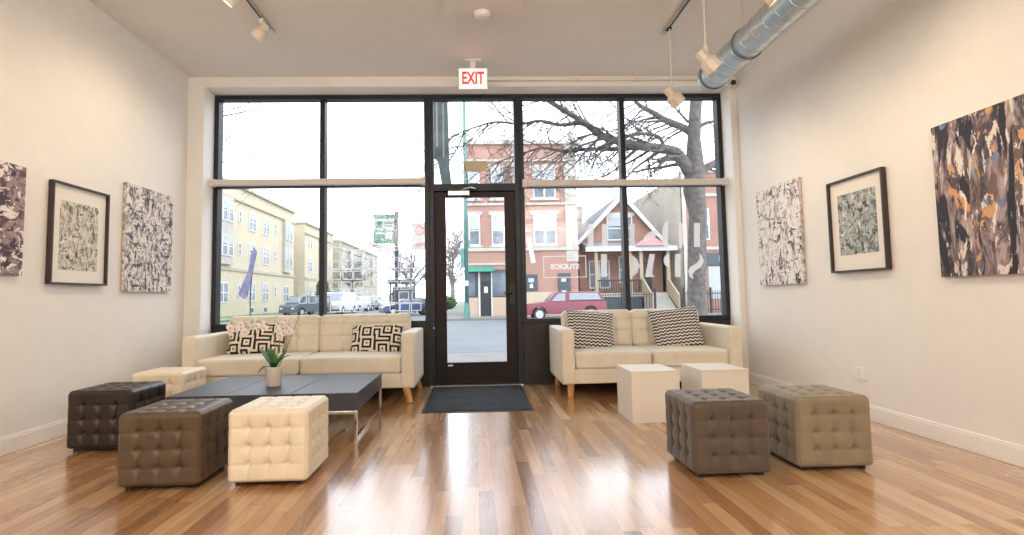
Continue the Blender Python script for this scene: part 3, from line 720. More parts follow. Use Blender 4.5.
# ------------------------------------------------------------------ vinyl on the shop windows (read from the street side)
VY = YF-.007
def flat(bm, pts, y=VY, t=.001):
    prism(bm, pts, 'y', y-t, y)
def vx(u, v): p = at(u, v, Y=VY); return (p.x, p.z)
def stroke(*uv):
    bm = bmesh.new(); flat(bm, [vx(*p) for p in uv]); return bm
wl1 = thing('window_lettering', 'upper row of frosted stencil letters on the glass right of the door', 'window lettering', (0, 0, 0))
for uv in (((694, 223), (700, 223), (700, 247), (694, 247)),
           ((588, 224), (593.5, 224), (593.5, 246), (588, 246)), ((602, 224), (608, 224), (608, 246), (602, 246)), ((629.5, 224), (634.5, 224), (634.5, 246), (629.5, 246))):
    obj('letter_stroke', stroke(*uv), M['frost'], wl1)
obj('letter_stroke', stroke(*[(679+8*math.cos(a)*.0 + 0 + (5*math.cos(a)), 235+14*math.sin(a)) for a in [(-PI/2+PI*i/12) for i in range(13)]]), M['frost'], wl1)
obj('letter_stroke', stroke(*[(668-6*math.cos(a), 235+14*math.sin(a)) for a in [(PI/2-PI*i/12) for i in range(13)]]), M['frost'], wl1)
obj('letter_stroke', stroke((642, 243), (644, 237), (649, 232), (655, 230), (659, 233), (655, 237), (650, 239), (647, 243)), M['frost'], wl1)
wl2 = thing('window_lettering', 'lower row of frosted letters spelling SPACE, seen mirrored on the glass', 'window lettering', (0, 0, 0))
obj('letter_s', stroke((699, 253), (702, 256), (704, 261), (701, 267), (695, 271), (692.5, 274), (693, 279), (690, 277), (688, 271), (690, 267), (697, 263), (700, 259)), M['frost'], wl2)
obj('letter_p', stroke((675, 254), (680.5, 254), (680.5, 277), (675, 277)), M['frost'], wl2)
obj('letter_p_bowl', stroke(*[(669-5.5*math.cos(a), 260.5+6.5*math.sin(a)) for a in [(PI/2-PI*i/10) for i in range(11)]]), M['frost'], wl2)
obj('letter_a', stroke((649.5, 254), (655, 254), (652, 274), (655, 277), (645, 277)), M['frost'], wl2)
obj('letter_c', stroke((632, 255), (637, 259), (640, 266), (637, 273), (632, 277)), M['frost'], wl2)
obj('letter_e', stroke((601, 254), (607, 254), (607, 277), (601, 277)), M['frost'], wl2)
wl3 = thing('window_lettering', 'small frosted word in a rectangular outline on the glass beside the door', 'window lettering', (0, 0, 0))
x0, z0 = vx(543.5, 278); x1, z1 = vx(586, 255.5); b_ = .010
obj('outline', B((x0, x1, VY-.001, VY, z0, z0+b_), (x0, x1, VY-.001, VY, z1-b_, z1), (x0, x0+b_, VY-.001, VY, z0, z1), (x1-b_, x1, VY-.001, VY, z0, z1)), M['deco'], wl3)
text_mesh('STUDIOS', .085, M['deco'], wl3, 'word', ((x0+x1)/2, VY-.0005, (z0+z1)/2), (PI/2, 0, PI), depth=.0005, font_w=.004)
# lattice of white outlined squares on the left window
la = thing('window_graphic', 'white lattice of linked outlined squares on the glass of the left window', 'window graphic', (0, 0, 0))
def sq(cx, cz, w, h, t=.007):
    return B((cx-w, cx+w, VY-.001, VY, cz-h, cz-h+t), (cx-w, cx+w, VY-.001, VY, cz+h-t, cz+h), (cx-w, cx-w+t, VY-.001, VY, cz-h, cz+h), (cx+w-t, cx+w, VY-.001, VY, cz-h, cz+h))
rnd = random.Random(3)
for i in range(8):
    for j in range(11):
        x = -1.64+i*.135; z = .92+j*.125
        if x > -.62: continue
        if rnd.random() < .70: obj('square_outline', sq(x+rnd.uniform(-.015, .015), z, .060, .052, .010), M['deco'], la)
for z in (.95, 1.14, 1.36, 1.58, 1.80): obj('line', B((-1.70, -.62, VY-.0022, VY-.0012, z, z+.006)), M['deco'], la)
for i, j in ((0, 0), (0, 1), (0, 2), (0, 3), (1, 1), (1, 0)): obj('square_outline', sq(-1.90-i*.11, 1.02+j*.11, .045, .045), M['deco'], la)

# ================================================================== OUTDOORS
GZ = -.15
struct(obj('trim_6', B((XL-.3, XR+.3, YF+.07, YF+.30, -.16, -.01)), M['walk'], bevel=.005), 'stone step outside the entrance door', 'trim')
def ground(name, x0, x1, y0, y1, z, mat, lab):
    struct(obj(name, B((x0, x1, y0, y1, z-.3, z)), mat), lab, 'ground')
ground('near_pavement', -60, 60, YF+.12, 11.6, GZ, M['walk'], 'concrete pavement in front of the shop')
ground('street', -120, 120, 11.75, 31.5, GZ-.12, M['road'], 'grey street in front of the shop')
ground('near_kerb', -60, 60, 11.6, 11.75, GZ, M['kerb'], 'kerb of the near pavement')
ground('side_street', -16.3, -3.0, 31.5, 260, GZ-.10, M['road'], 'side street running away between buildings')
ground('far_pavement', -3.0, 60, 31.5, 60, GZ, M['walk'], 'pavement in front of the brick buildings')
ground('corner_lawn', -60, -16.3, 34.5, 260, GZ+.02, M['grass'], 'lawn beside the yellow apartment buildings')
ground('corner_pavement', -60, -16.3, 31.5, 34.5, GZ, M['walk'], 'pavement in front of the lawn')
ground('back_lot', -3.0, 60, 60, 260, GZ+.01, M['grass'], 'ground behind the brick buildings')

def fwindow(parent, x, z, w, h, y=0, mat='winw', sash=True, double=False, blind=.0):
    """window on a facade at local y facing -y: frame part with a pane sub-part"""
    f = .09; bm = B((x-w/2, x+w/2, y-.05, y+.04, z, z+f), (x-w/2, x+w/2, y-.05, y+.04, z+h-f, z+h), (x-w/2, x-w/2+f, y-.05, y+.04, z+f, z+h-f), (x+w/2-f, x+w/2, y-.05, y+.04, z+f, z+h-f))
    if sash: box(bm, x-w/2+f, x+w/2-f, y-.03, y+.04, z+h/2-.04, z+h/2+.04)
    if double: box(bm, x-.07, x+.07, y-.04, y+.04, z+f, z+h-f)
    fr = obj('window', bm, M[mat], parent)
    obj('pane', B((x-w/2+f, x+w/2-f, y-.012, y+.02, z+f, z+h-f)), M['pane'], fr)
    if blind: obj('blind', B((x-w/2+f, x+w/2-f, y-.018, y-.013, z+h*(1-blind), z+h-f)), M['blind'], fr)
    return fr

# --- brick corner building with shop
BX0, BX1, BY = -.60, 6.68, 35.0
bb = thing('brick_building', 'three storey red brick corner building with a green awning', 'building', (0, BY, 0))
obj('walls', B((BX0, BX1, 0, 14, GZ, 11.1)), M['red'], bb)
bm = B((BX0-.08, BX1+.08, -.10, 0, 4.05, 4.28), (BX0-.08, BX1+.08, -.10, 0, 7.05, 7.2), (BX0-.15, BX1+.15, -.20, 14, 11.1, 11.35), (BX0-.04, BX1+.04, -.12, 0, 9.95, 10.10), (BX0-.05, 2.7, -.06, 0, 3.15, 3.28))
box(bm, BX1-.75, BX1+.04, -.05, 0, 3.3, 11.1); box(bm, 2.45, 2.62, -.05, 0, 3.3, 11.1)
for x in (BX0+.1, 1.9, 3.2, BX1-.2): box(bm, x-.22, x+.22, -.25, .25, 11.35, 11.8)
obj('stone_trim', bm, M['stone'], bb)
obj('plinth', B((2.7, BX1+.03, -.08, 0, GZ, 1.35)), pm('cream_render', (.46, .39, .28), .8, var=.05, vs=1), bb)
for z in (4.40, 7.45):
    for x, w, dbl in ((-.05, .75, False), (1.50, .85, False), (4.57, 1.5, True)):
        fwindow(bb, x, z+.02, w, 2.0, y=-.02, double=dbl, blind=.45)
    bm = bmesh.new()
    for x, w in ((-.05, 1.05), (1.50, 1.2), (4.57, 1.9)): box(bm, x-w/2, x+w/2, -.12, 0, z-.10, z+.02); box(bm, x-w/2, x+w/2, -.07, 0, z+2.02, z+2.28)
    obj('lintels_and_sills', bm, M['stone'], bb)
sf = obj('shopfront', B((-.55, 2.60, -.06, 0, GZ, 2.85)), M['dark'], bb)
obj('shop_glazing', B((1.05, 2.45, -.10, -.06, 1.15, 2.65), (-.5, -.05, -.10, -.06, 1.15, 2.65)), M['pane'], sf)
obj('stall_riser', B((1.0, 2.62, -.14, -.06, GZ, 1.05), (-.58, .12, -.14, -.06, GZ, 1.05)), pm('peach_render', (.46, .34, .24), .8), sf)
sd = obj('shop_door', B((.28, .98, -.13, -.06, GZ+.1, 2.1)), M['iron'], bb)
obj('door_sign', B((.52, .76, -.145, -.131, 1.35, 1.75)), M['swhite'], sd)
obj('corner_column', B((.15, .27, -.16, -.06, GZ, 2.9), (.98, 1.05, -.16, -.06, GZ, 2.9)), M['swhite'], bb)
bm = bmesh.new(); prism(bm, [(-.9, 2.70), (0, 3.05), (0, 2.70)], 'x', -.55, 1.15); obj('awning', bm, M['green'], bb)
sw = obj('bar_window', B((3.15, 4.0, -.10, -.02, 1.45, 2.5)), M['dark'], bb)
obj('painted_cup', B((3.48, 3.70, -.112, -.101, 1.62, 1.85), (3.53, 3.65, -.112, -.101, 1.85, 1.9)), M['swhite'], sw)
obj('painted_bowl', B((3.40, 3.76, -.112, -.101, 1.98, 2.25)), M['blind'], sw)
d2 = obj('side_door', B((5.35, 6.15, -.10, -.02, GZ+.1, 2.55)), M['dark'], bb)
obj('notice', B((5.55, 5.85, -.12, -.101, 1.2, 1.42), (5.55, 5.85, -.12, -.101, 2.0, 2.2)), M['swhite'], d2)
bm = bmesh.new(); prism(bm, [(3.45, 4.75), (3.70, 4.82), (3.98, 3.25), (3.70, 3.18)], 'y', -.75, -.65)
bs_ = tag(obj('hanging_sign', bm, M['swhite'], loc=(-.15, BY, 0)), 'slanted white blade sign on the brick building wall', 'sign')

# --- gabled brick house
HX0, HX1, HY = 7.35, 13.3, 38.0; HC = 10.45; AP = .28
hs = thing('gabled_house', 'small red brick house with white trimmed gable and porch', 'house', (0, HY, 0))
bm = bmesh.new(); prism(bm, [(HX0, GZ), (HX1, GZ), (HX1, 4.9), (HC, 8.1), (HX0, 4.9)], 'y', 0, 11); obj('walls', bm, M['red2'], hs)
bm = bmesh.new()
for s, xe in ((-1, HX0-.45), (1, HX1+.3)):
    ze = 4.55; prism(bm, [(HC, 8.30), (HC, 8.12), (xe, ze-.14), (xe, ze+.04)], 'y', -.45, 11.2)
obj('roof', bm, M['roof'], hs)
bm = bmesh.new()
for s, xe in ((-1, HX0-.5), (1, HX1+.35)):
    ze = 4.50; prism(bm, [(HC, 8.36), (HC, 7.90), (xe, ze-.28), (xe, ze+.06)], 'y', -.60, -.46)
obj('bargeboard', bm, M['wtrim'], hs)
fwindow(hs, 9.95, 4.95, 1.15, 1.75, y=-.04, blind=.4); fwindow(hs, 10.95, 4.95, .55, 1.75, y=-.04)
obj('gable_lintel', B((9.2, 11.4, -.10, 0, 6.72, 6.95)), M['wtrim'], hs)
fwindow(hs, 8.75, 1.55, 1.5, 2.0, y=-.04, double=True); fwindow(hs, 10.6, 1.9, .9, 1.9, y=-.04)
obj('chimney', B((8.2, 8.7, 5, 5.5, 5, 8.3)), M['stone'], hs)
PF = -2.0
bm = bmesh.new(); prism(bm, [(0, 4.85), (PF-.3, 4.35), (PF-.3, 4.1), (0, 4.1)], 'x', HX0+.1, HX1+.2); pr_ = obj('porch_roof', bm, M['roof'], hs)
obj('porch_fascia', B((HX0, HX1+.3, PF-.36, PF-.30, 4.0, 4.32)), M['wtrim'], pr_)
bm = bmesh.new(); prism(bm, [(10.7, 4.33), (11.75, 5.0), (12.8, 4.33)], 'y', PF-.6, PF+.6); obj('porch_gable', bm, M['pink'], hs)
for x in (HX0+.75, 10.4, 11.15, 13.0): obj('porch_post', B((x-.11, x+.11, PF-.11, PF+.11, 1.2, 4.1)), M['timber'], hs)
obj('porch_deck', B((HX0+.3, HX1, PF-.2, 0, .95, 1.2)), M['stone'], hs)
obj('porch_base', B((HX0+.3, 11.1, PF-.15, PF, GZ, .95)), M['dark'], hs)
bm = bmesh.new()
for i in range(7): box(bm, 11.2, 12.8, PF-.2-.28*(7-i), PF-.2, GZ+i*.165, GZ+(i+1)*.165)
obj('front_steps', bm, M['step'], hs)
bm = bmesh.new()
for x in (11.15, 12.85): prism(bm, [(PF-.1, 1.2), (PF-.1, 2.25), (PF-.2, 2.25), (PF-2.2, 1.05), (PF-2.2, .1)], 'x', x-.05, x+.05)
obj('stair_rail', bm, M['timber'], hs)
bm = bmesh.new()
for i in range(22): x = HX0+.9+i*.165; box(bm, x-.02, x+.02, PF-.14, PF-.10, 1.2, 2.05)
box(bm, HX0+.8, 11.0, PF-.15, PF-.09, 2.0, 2.1); obj('balustrade', bm, M['iron'], hs)
obj('house_door', B((11.6, 12.5, -.06, 0, 1.2, 3.4)), M['dark'], hs)
fn = thing('iron_fence', 'black iron fence in front of the gabled house', 'fence', (0, 33.2, 0))
bm = bmesh.new()
for i in range(60):
    x = 7.2+i*.16
    if 11.1 < x < 12.9: continue
    box(bm, x-.015, x+.015, -.015, .015, GZ, 1.25)
for a, b in ((7.2, 11.1), (12.9, 16.5)):
    box(bm, a, b, -.02, .02, .05, .10); box(bm, a, b, -.02, .02, 1.05, 1.10)
obj('pickets', bm, M['iron'], fn)
for x in (7.2, 9.0, 11.1, 12.9, 14.6): obj('post', B((x-.05, x+.05, -.05, .05, GZ, 1.45)), M['iron'], fn)

# --- right hand brick building with buff side wall
rb = thing('brick_building', 'red brick building with a long buff side wall behind the street tree', 'building', (0, 35, 0))
obj('side_wall', B((13.75, 14.0, .02, 26, GZ, 9.1)), M['beige'], rb)
obj('front_wall', B((13.75, 24, 0, .25, GZ, 9.1)), M['red2'], rb)
obj('back_volume', B((14.0, 24, .25, 26, GZ, 8.9)), M['beige'], rb)
bm = B((13.65, 24.1, -.12, .25, 9.1, 9.3), (13.7, 24.1, -.08, 0, 3.95, 4.15), (13.7, 24.1, -.08, 0, 7.5, 7.7), (13.70, 13.95, -.06, 0, GZ, 9.1), (14.35, 14.55, -.06, 0, 3.3, 9.1)); obj('stone_trim', bm, M['stone'], rb)
for x in (15.0, 16.6, 18.4): fwindow(rb, x, 4.6, 1.0, 2.1, y=-.02, blind=.5)
sg_ = obj('sign_band', B((15.2, 24, -.12, 0, 2.9, 3.75)), M['dark'], rb); obj('sign_panel', B((16.0, 16.6, -.14, -.12, 3.15, 3.55)), M['swhite'], sg_)
obj('shop_glazing', B((15.3, 24, -.06, 0, .7, 2.85)), M['blind'], rb)

# --- yellow apartment blocks along the side street (facade runs along +Y, faces +X)
def apartment(y0, L, Hh, label, cols, mat='yel'):
    r = thing('apartment_building', label, 'building', (-21.0, y0, 0), PI/2, 'yellow brick apartment blocks')
    obj('walls', B((0, L, 0, 16, GZ, Hh)), M[mat], r)
    obj('cornice', B((-.1, L+.1, -.18, 0, Hh-1.25, Hh-1.05), (-.15, L+.15, -.25, 16, Hh, Hh+.22), (-.05, L+.05, -.10, 0, 3.75, 4.0)), pm('apartment_trim', (.40, .36, .28), .8, var=.05), r)
    for x, kind in cols:
        if kind == 'bay':
            b_ = obj('bay_front', B((x-1.15, x+1.15, -.30, 0, 4.2, Hh-1.3)), M['stone'], r)
            for z in (4.9, 7.8):
                for dx in (-.55, .55): fwindow(r, x+dx, z, .9, 1.7, y=-.33, blind=.4)
            fwindow(r, x, 1.0, 1.7, 1.7, y=-.02, double=True)
        elif kind == 'small':
            for z in (1.5, 5.2, 8.1): fwindow(r, x, z, .55, 1.1, y=-.02)
        else:
            for z in (1.1, 4.7, 7.65): fwindow(r, x, z, 1.5, 1.75, y=-.02, double=True, blind=.35)
            fwindow(r, x, -.05, 1.1, .6, y=-.02, sash=False)
    return r
apartment(40.0, 23.0, 11.2, 'yellow three storey apartment block filling the left window pane', [(1.5, 'win'), (5.6, 'bay'), (8.6, 'small'), (11.3, 'win'), (14.6, 'win'), (17.2, 'small'), (20.4, 'bay')])
apartment(67.0, 13.0, 10.6, 'second yellow apartment block, beyond the gap, half hidden by the window mullion', [(2.0, 'win'), (7.0, 'bay'), (11.0, 'small')])
apartment(84.0, 32.0, 10.2, 'third pale apartment block along the side street, seen through the lattice graphic', [(2.5, 'win'), (7, 'bay'), (11, 'win'), (16, 'bay'), (21, 'win'), (26, 'bay')], 'beige')

# --- trees
def branch(bm, p, d, r, L, depth, rng, droop=0, nseg=5, rmin=.0055):
    pts = [p.copy()]; rr = [r]; q = p.copy(); dd = d.normalized()
    for i in range(nseg):
        dd = (dd+Vector((rng.uniform(-.18, .18), rng.uniform(-.18, .18), rng.uniform(-.14, .16)-droop))).normalized()
        q = q+dd*L/nseg; pts.append(q.copy()); rr.append(max(rmin*.6, r*(1-.75*(i+1)/nseg)))
    tube(bm, pts, rr, 5 if r < .05 else 8, caps=False)
    if depth > 0:
        for k in range(rng.randint(3, 5)):
            t = rng.uniform(.25, 1); i = min(nseg-1, int(t*nseg)); base = pts[i].lerp(pts[i+1], t*nseg-i if t < 1 else 1)
            az = rng.uniform(0, 2*PI); side = Vector((math.cos(az), math.sin(az)*.8, rng.uniform(-.5, .7)-droop*2))
            branch(bm, base, (dd*.7+side*.75), max(rr[i]*.55, rmin), L*rng.uniform(.42, .66), depth-1, rng, droop, nseg, rmin)
rng = random.Random(11)
tr = thing('street_tree', 'large bare tree with thick trunk on the near pavement, right window', 'tree', (4.1, 10.0, GZ))
O = Vector((4.1, 10.0, GZ))
def TP(u, v, y=10.0): return at(u, v, Y=y)-O
bm = bmesh.new()
trunk = [Vector((0, 0, 0)), Vector((.02, 0, .3)), TP(697, 300), TP(697, 250), TP(698, 215), TP(694, 190), TP(695, 168), TP(694, 140), TP(695, 115), TP(697, 90), TP(699, 60), TP(702, 10), TP(706, -60)]
tube(bm, trunk, [.29, .21, .175, .17, .165, .20, .18, .125, .115, .11, .10, .08, .04], 14)
obj('trunk', bm, M['bark'], tr, smooth=True)
bm = bmesh.new()
limbs = [([(690, 172), (684, 163), (676, 153), (664, 149), (640, 146), (617, 141), (602, 136), (583, 122), (557, 106), (535, 92), (510, 70)], .125, 10.0, 9.3),
         ([(640, 147), (617, 149), (590, 149), (564, 151), (542, 148), (521, 154), (495, 163)], .05, 9.9, 9.2),
         ([(602, 136), (583, 124), (560, 125), (540, 121), (520, 124), (495, 122), (470, 129), (450, 137)], .045, 9.8, 9.0),
         ([(693, 135), (686, 129), (665, 120), (652, 112), (637, 103), (620, 80), (600, 50)], .085, 10.0, 10.4),
         ([(664, 149), (660, 138), (648, 134), (632, 135), (615, 140), (600, 133), (575, 138)], .04, 9.9, 9.6),
         ([(697, 176), (706, 168), (718, 161), (735, 150), (760, 130)], .10, 10.0, 10.2),
         ([(697, 128), (706, 123), (718, 120), (740, 110)], .05, 10.0, 9.8),
         ([(696, 105), (703, 92), (710, 70), (720, 30)], .08, 10.0, 10.3),
         ([(688, 122), (680, 113), (674, 106), (668, 92)], .03, 10.0, 9.7),
         ([(665, 120), (645, 122), (632, 120)], .03, 10.0, 9.9)]
for pts, r0, ya, yb in limbs:
    n_ = len(pts); P3 = [TP(u, v, ya+(yb-ya)*i/(n_-1)) for i, (u, v) in enumerate(pts)]
    sm = arc(P3, 4); tube(bm, sm, [r0*(1-.82*i/(len(sm)-1)) for i in range(len(sm))], 8, caps=False)
    for i in range(4, len(sm)-1, 1 if r0 < .09 else 1):
        if rng.random() < .85:
            d = (sm[i+1]-sm[i]).normalized(); sd_ = Vector((rng.uniform(-.4, .4), rng.uniform(-.7, .7), rng.choice((-1, -1, 1))*rng.uniform(.5, 1)))
            branch(bm, sm[i], d*.8+sd_*.8, max(.014, r0*(1-.82*i/len(sm))*.36), rng.uniform(.5, 1.15), 2, rng, droop=.05)
obj('branches', bm, M['bark'], tr, smooth=True)
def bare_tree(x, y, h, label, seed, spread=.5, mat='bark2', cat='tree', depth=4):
    r = thing('bare_tree', label, cat, (x, y, GZ)); g = random.Random(seed)
    bm = bmesh.new(); tube(bm, [(0, 0, 0), (.03*h*.1, 0, h*.18), (0, .02, h*.34)], [h*.028, h*.020, h*.016], 8); obj('trunk', bm, M[mat], r, smooth=True)
    bm = bmesh.new()
    for k in range(7):
        az = 2*PI*k/7+g.uniform(-.3, .3); sp_ = g.uniform(.3, 1)*spread
        branch(bm, Vector((0, 0, h*g.uniform(.22, .34))), Vector((math.cos(az)*sp_, math.sin(az)*sp_, .8)), h*.011, h*g.uniform(.45, .66), depth-1, g, rmin=.00038*y+.004)
    obj('branches', bm, M[mat], r)
    return r
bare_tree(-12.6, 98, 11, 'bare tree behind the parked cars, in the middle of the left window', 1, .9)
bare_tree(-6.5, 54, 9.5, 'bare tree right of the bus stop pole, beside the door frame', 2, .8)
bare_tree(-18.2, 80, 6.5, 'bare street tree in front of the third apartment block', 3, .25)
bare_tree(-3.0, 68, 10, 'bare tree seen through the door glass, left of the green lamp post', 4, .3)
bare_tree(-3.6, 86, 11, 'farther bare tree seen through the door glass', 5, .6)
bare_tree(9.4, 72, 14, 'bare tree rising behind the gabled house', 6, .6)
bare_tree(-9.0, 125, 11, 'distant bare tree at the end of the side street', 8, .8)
# twigs of a tree close on the left
tl = thing('bare_tree', 'twigs of a bare tree reaching in at the top left of the window', 'tree', (-7.3, 10.2, GZ))
g = random.Random(21); bm = bmesh.new(); tube(bm, [(0, 0, 0), (0, 0, 2.5), (.1, 0, 4.6)], [.22, .17, .12], 10); obj('trunk', bm, M['bark'], tl, smooth=True)
bm = bmesh.new(); q0 = Vector((.1, 0, 4.4))
for tgt in ((2.9, -.2, 4.9), (2.3, .1, 4.2), (2.6, .4, 5.3), (1.8, -.5, 3.9)):
    t_ = Vector(tgt); branch(bm, q0, t_-q0, .04, (t_-q0).length*1.15, 3, g)
for tgt in ((-2, .5, 7), (0, 1.5, 7.5), (.6, -.2, 7.5)):
    t_ = Vector(tgt); branch(bm, q0, t_-q0, .06, (t_-q0).length, 2, g)
obj('branches', bm, M['bark'], tl)
def shrub(x, y, r_, h, label):
    bm = bmesh.new(); bmesh.ops.create_icosphere(bm, subdivisions=4, radius=1); g = random.Random(int(x*10))
    for v in bm.verts:
        k = 1+.16*math.sin(v.co.x*9+x)*math.sin(v.co.y*8)*math.sin(v.co.z*10)+g.uniform(-.09, .09); v.co = Vector((v.co.x*r_*k, v.co.y*r_*k, (v.co.z*k*.5+.48)*h))
    tag(obj('evergreen_shrub', bm, M['shrub'], loc=(x, y, GZ)), label, 'shrub')
shrub(-19.2, 68.5, .9, 4.0, 'dark evergreen shrub at the foot of the second apartment block')
shrub(-13.4, 92, 1.6, 2.6, 'evergreen shrub under the bare tree behind the parked cars')
shrub(-3.6, 62, 1.3, 1.5, 'evergreen shrub seen through the door glass at the end of the street')

# --- street furniture
lp = thing('lamp_post', 'green street lamp post in front of the brick corner building', 'lamp post', (-.56, 31.9, GZ))
obj('base', T(([(0, 0, 0), (0, 0, .9)], [.20, .15]), n=12), M['lpole'], lp); obj('pole', T(([(0, 0, .9), (0, 0, 13.5)], [.13, .08]), n=12), M['lpole'], lp, smooth=True)
obj('signal_box', B((-.32, -.10, -.14, .14, 3.0, 4.1), (.10, .24, -.1, .1, 4.2, 4.6)), M['lpole'], lp); obj('notice', B((-.12, .12, -.17, -.155, 1.9, 2.2)), M['swhite'], lp)
bsx = -1.385
bs = thing('bus_stop_sign', 'green and white bus stop sign on a dark pole near the kerb', 'bus stop sign', (bsx, 9.5, GZ))
obj('pole', T(([(0, 0, 0), (0, 0, 2.70)], .035), n=12), M['dpole'], bs)
pn = obj('sign_plate', B((-.40, -.035, -.008, .008, 2.14, 2.66)), M['swhite'], bs, bevel=.004)
obj('green_band', B((-.395, -.04, -.012, -.009, 2.15, 2.38), (-.395, -.04, -.012, -.009, 2.58, 2.65)), M['sgreen'], pn)
obj('route_lines', B((-.37, -.24, -.015, -.0125, 2.30, 2.34), (-.20, -.07, -.015, -.0125, 2.22, 2.34)), M['swhite'], pn)
obj('emblem', B((-.36, -.25, -.012, -.009, 2.42, 2.53), (-.21, -.07, -.012, -.009, 2.44, 2.46), (-.21, -.07, -.012, -.009, 2.49, 2.51)), M['sgreen'], pn)
np_ = thing('no_parking_sign', 'white no parking sign with red ring, beside the door frame', 'sign', (-.83, 9.5, GZ))
obj('pole', T(([(0, .02, 0), (0, .02, 2.6)], .028), n=10), M['dpole'], np_)
pl2 = obj('sign_plate', B((-.29, .0, -.010, .0, 2.02, 2.50)), M['swhite'], np_, bevel=.004)
bm = bmesh.new(); tube(bm, [(-.145+.075*math.cos(2*PI*i/20), -.013, 2.36+.075*math.sin(2*PI*i/20)) for i in range(21)], .011, 6); tube(bm, [(-.195, -.013, 2.31), (-.095, -.013, 2.41)], .010, 6)
obj('prohibition_ring', bm, M['sred'], pl2); obj('arrow', B((-.22, -.07, -.013, -.0105, 2.10, 2.13)), M['sred'], pl2)
bn = thing('street_banner', 'teal patterned banner hanging outside above the door', 'banner', (-.45, 7.2, 2.55))
bm = bmesh.new(); prism(bm, [(-.11, 1.25), (.10, 1.25), (.12, .20), (.15, -.05), (.02, -.06), (-.04, .30), (-.13, .38)], 'y', -.012, .012); cl = obj('cloth', bm, M['teal'], bn)
obj('pattern_stripe', B((-.06, -.035, -.015, -.012, .5, 1.2), (.03, .05, -.015, -.012, .35, 1.1)), M['swhite'], cl)
obj('bracket', T(([(-.12, 0, 1.24), (.12, 0, 1.24)], .010), ([(0, 0, 1.24), (0, -.742, 1.24)], .012)), M['iron'], bn)
pc = [at(u, v, Y=YF-.10) for u, v in ((451, 146), (458, 153), (464, 165), (467, 178), (469, 187))]
wr_ = obj('door_bell_cable', T((arc(pc, 5), .004)), M['dpole'], smooth=True); tag(wr_, 'thin dark curved cable hanging over the door closer', 'cable')
p0 = at(464, 171, Y=YF-.03); p1 = at(487, 160.5, Y=YF-.03)
tag(obj('address_plate', B((p0.x, p1.x, YF-.012, YF-.006, p0.z, p1.z)), M['beigeplate'], bevel=.001), 'plain beige plate stuck on the glass over the door', 'plate')
ff = thing('feather_flag', 'purple flag on a leaning pole outside the left window', 'flag', (-4.93, 12.0, GZ))
obj('pole', T(([(0, 0, 0), (0, 0, 1.35), (.06, 0, 2.35)], .014), n=6), M['dpole'], ff)
bm = bmesh.new(); prism(bm, [(.09, 2.32), (.13, 2.25), (.04, 1.75), (-.06, 1.30), (-.12, 1.22), (-.27, 1.32), (-.20, 1.48), (-.05, 1.85), (.02, 2.28)], 'y', -.012, .012); obj('cloth', bm, M['purple'], ff)
bk = thing('bus_shelter', 'small dark street shelter beside the parked blue car', 'shelter', (-6.2, 47, GZ))
obj('roof', B((-1.3, 1.0, -.9, .9, 2.5, 2.85)), M['dark'], bk)
for x in (-1.2, .9): obj('post', B((x-.07, x+.07, -.07, .07, 0, 2.5)), M['dark'], bk)
obj('side_panel', B((-1.15, .85, .70, .74, .4, 2.3)), M['pane'], bk)

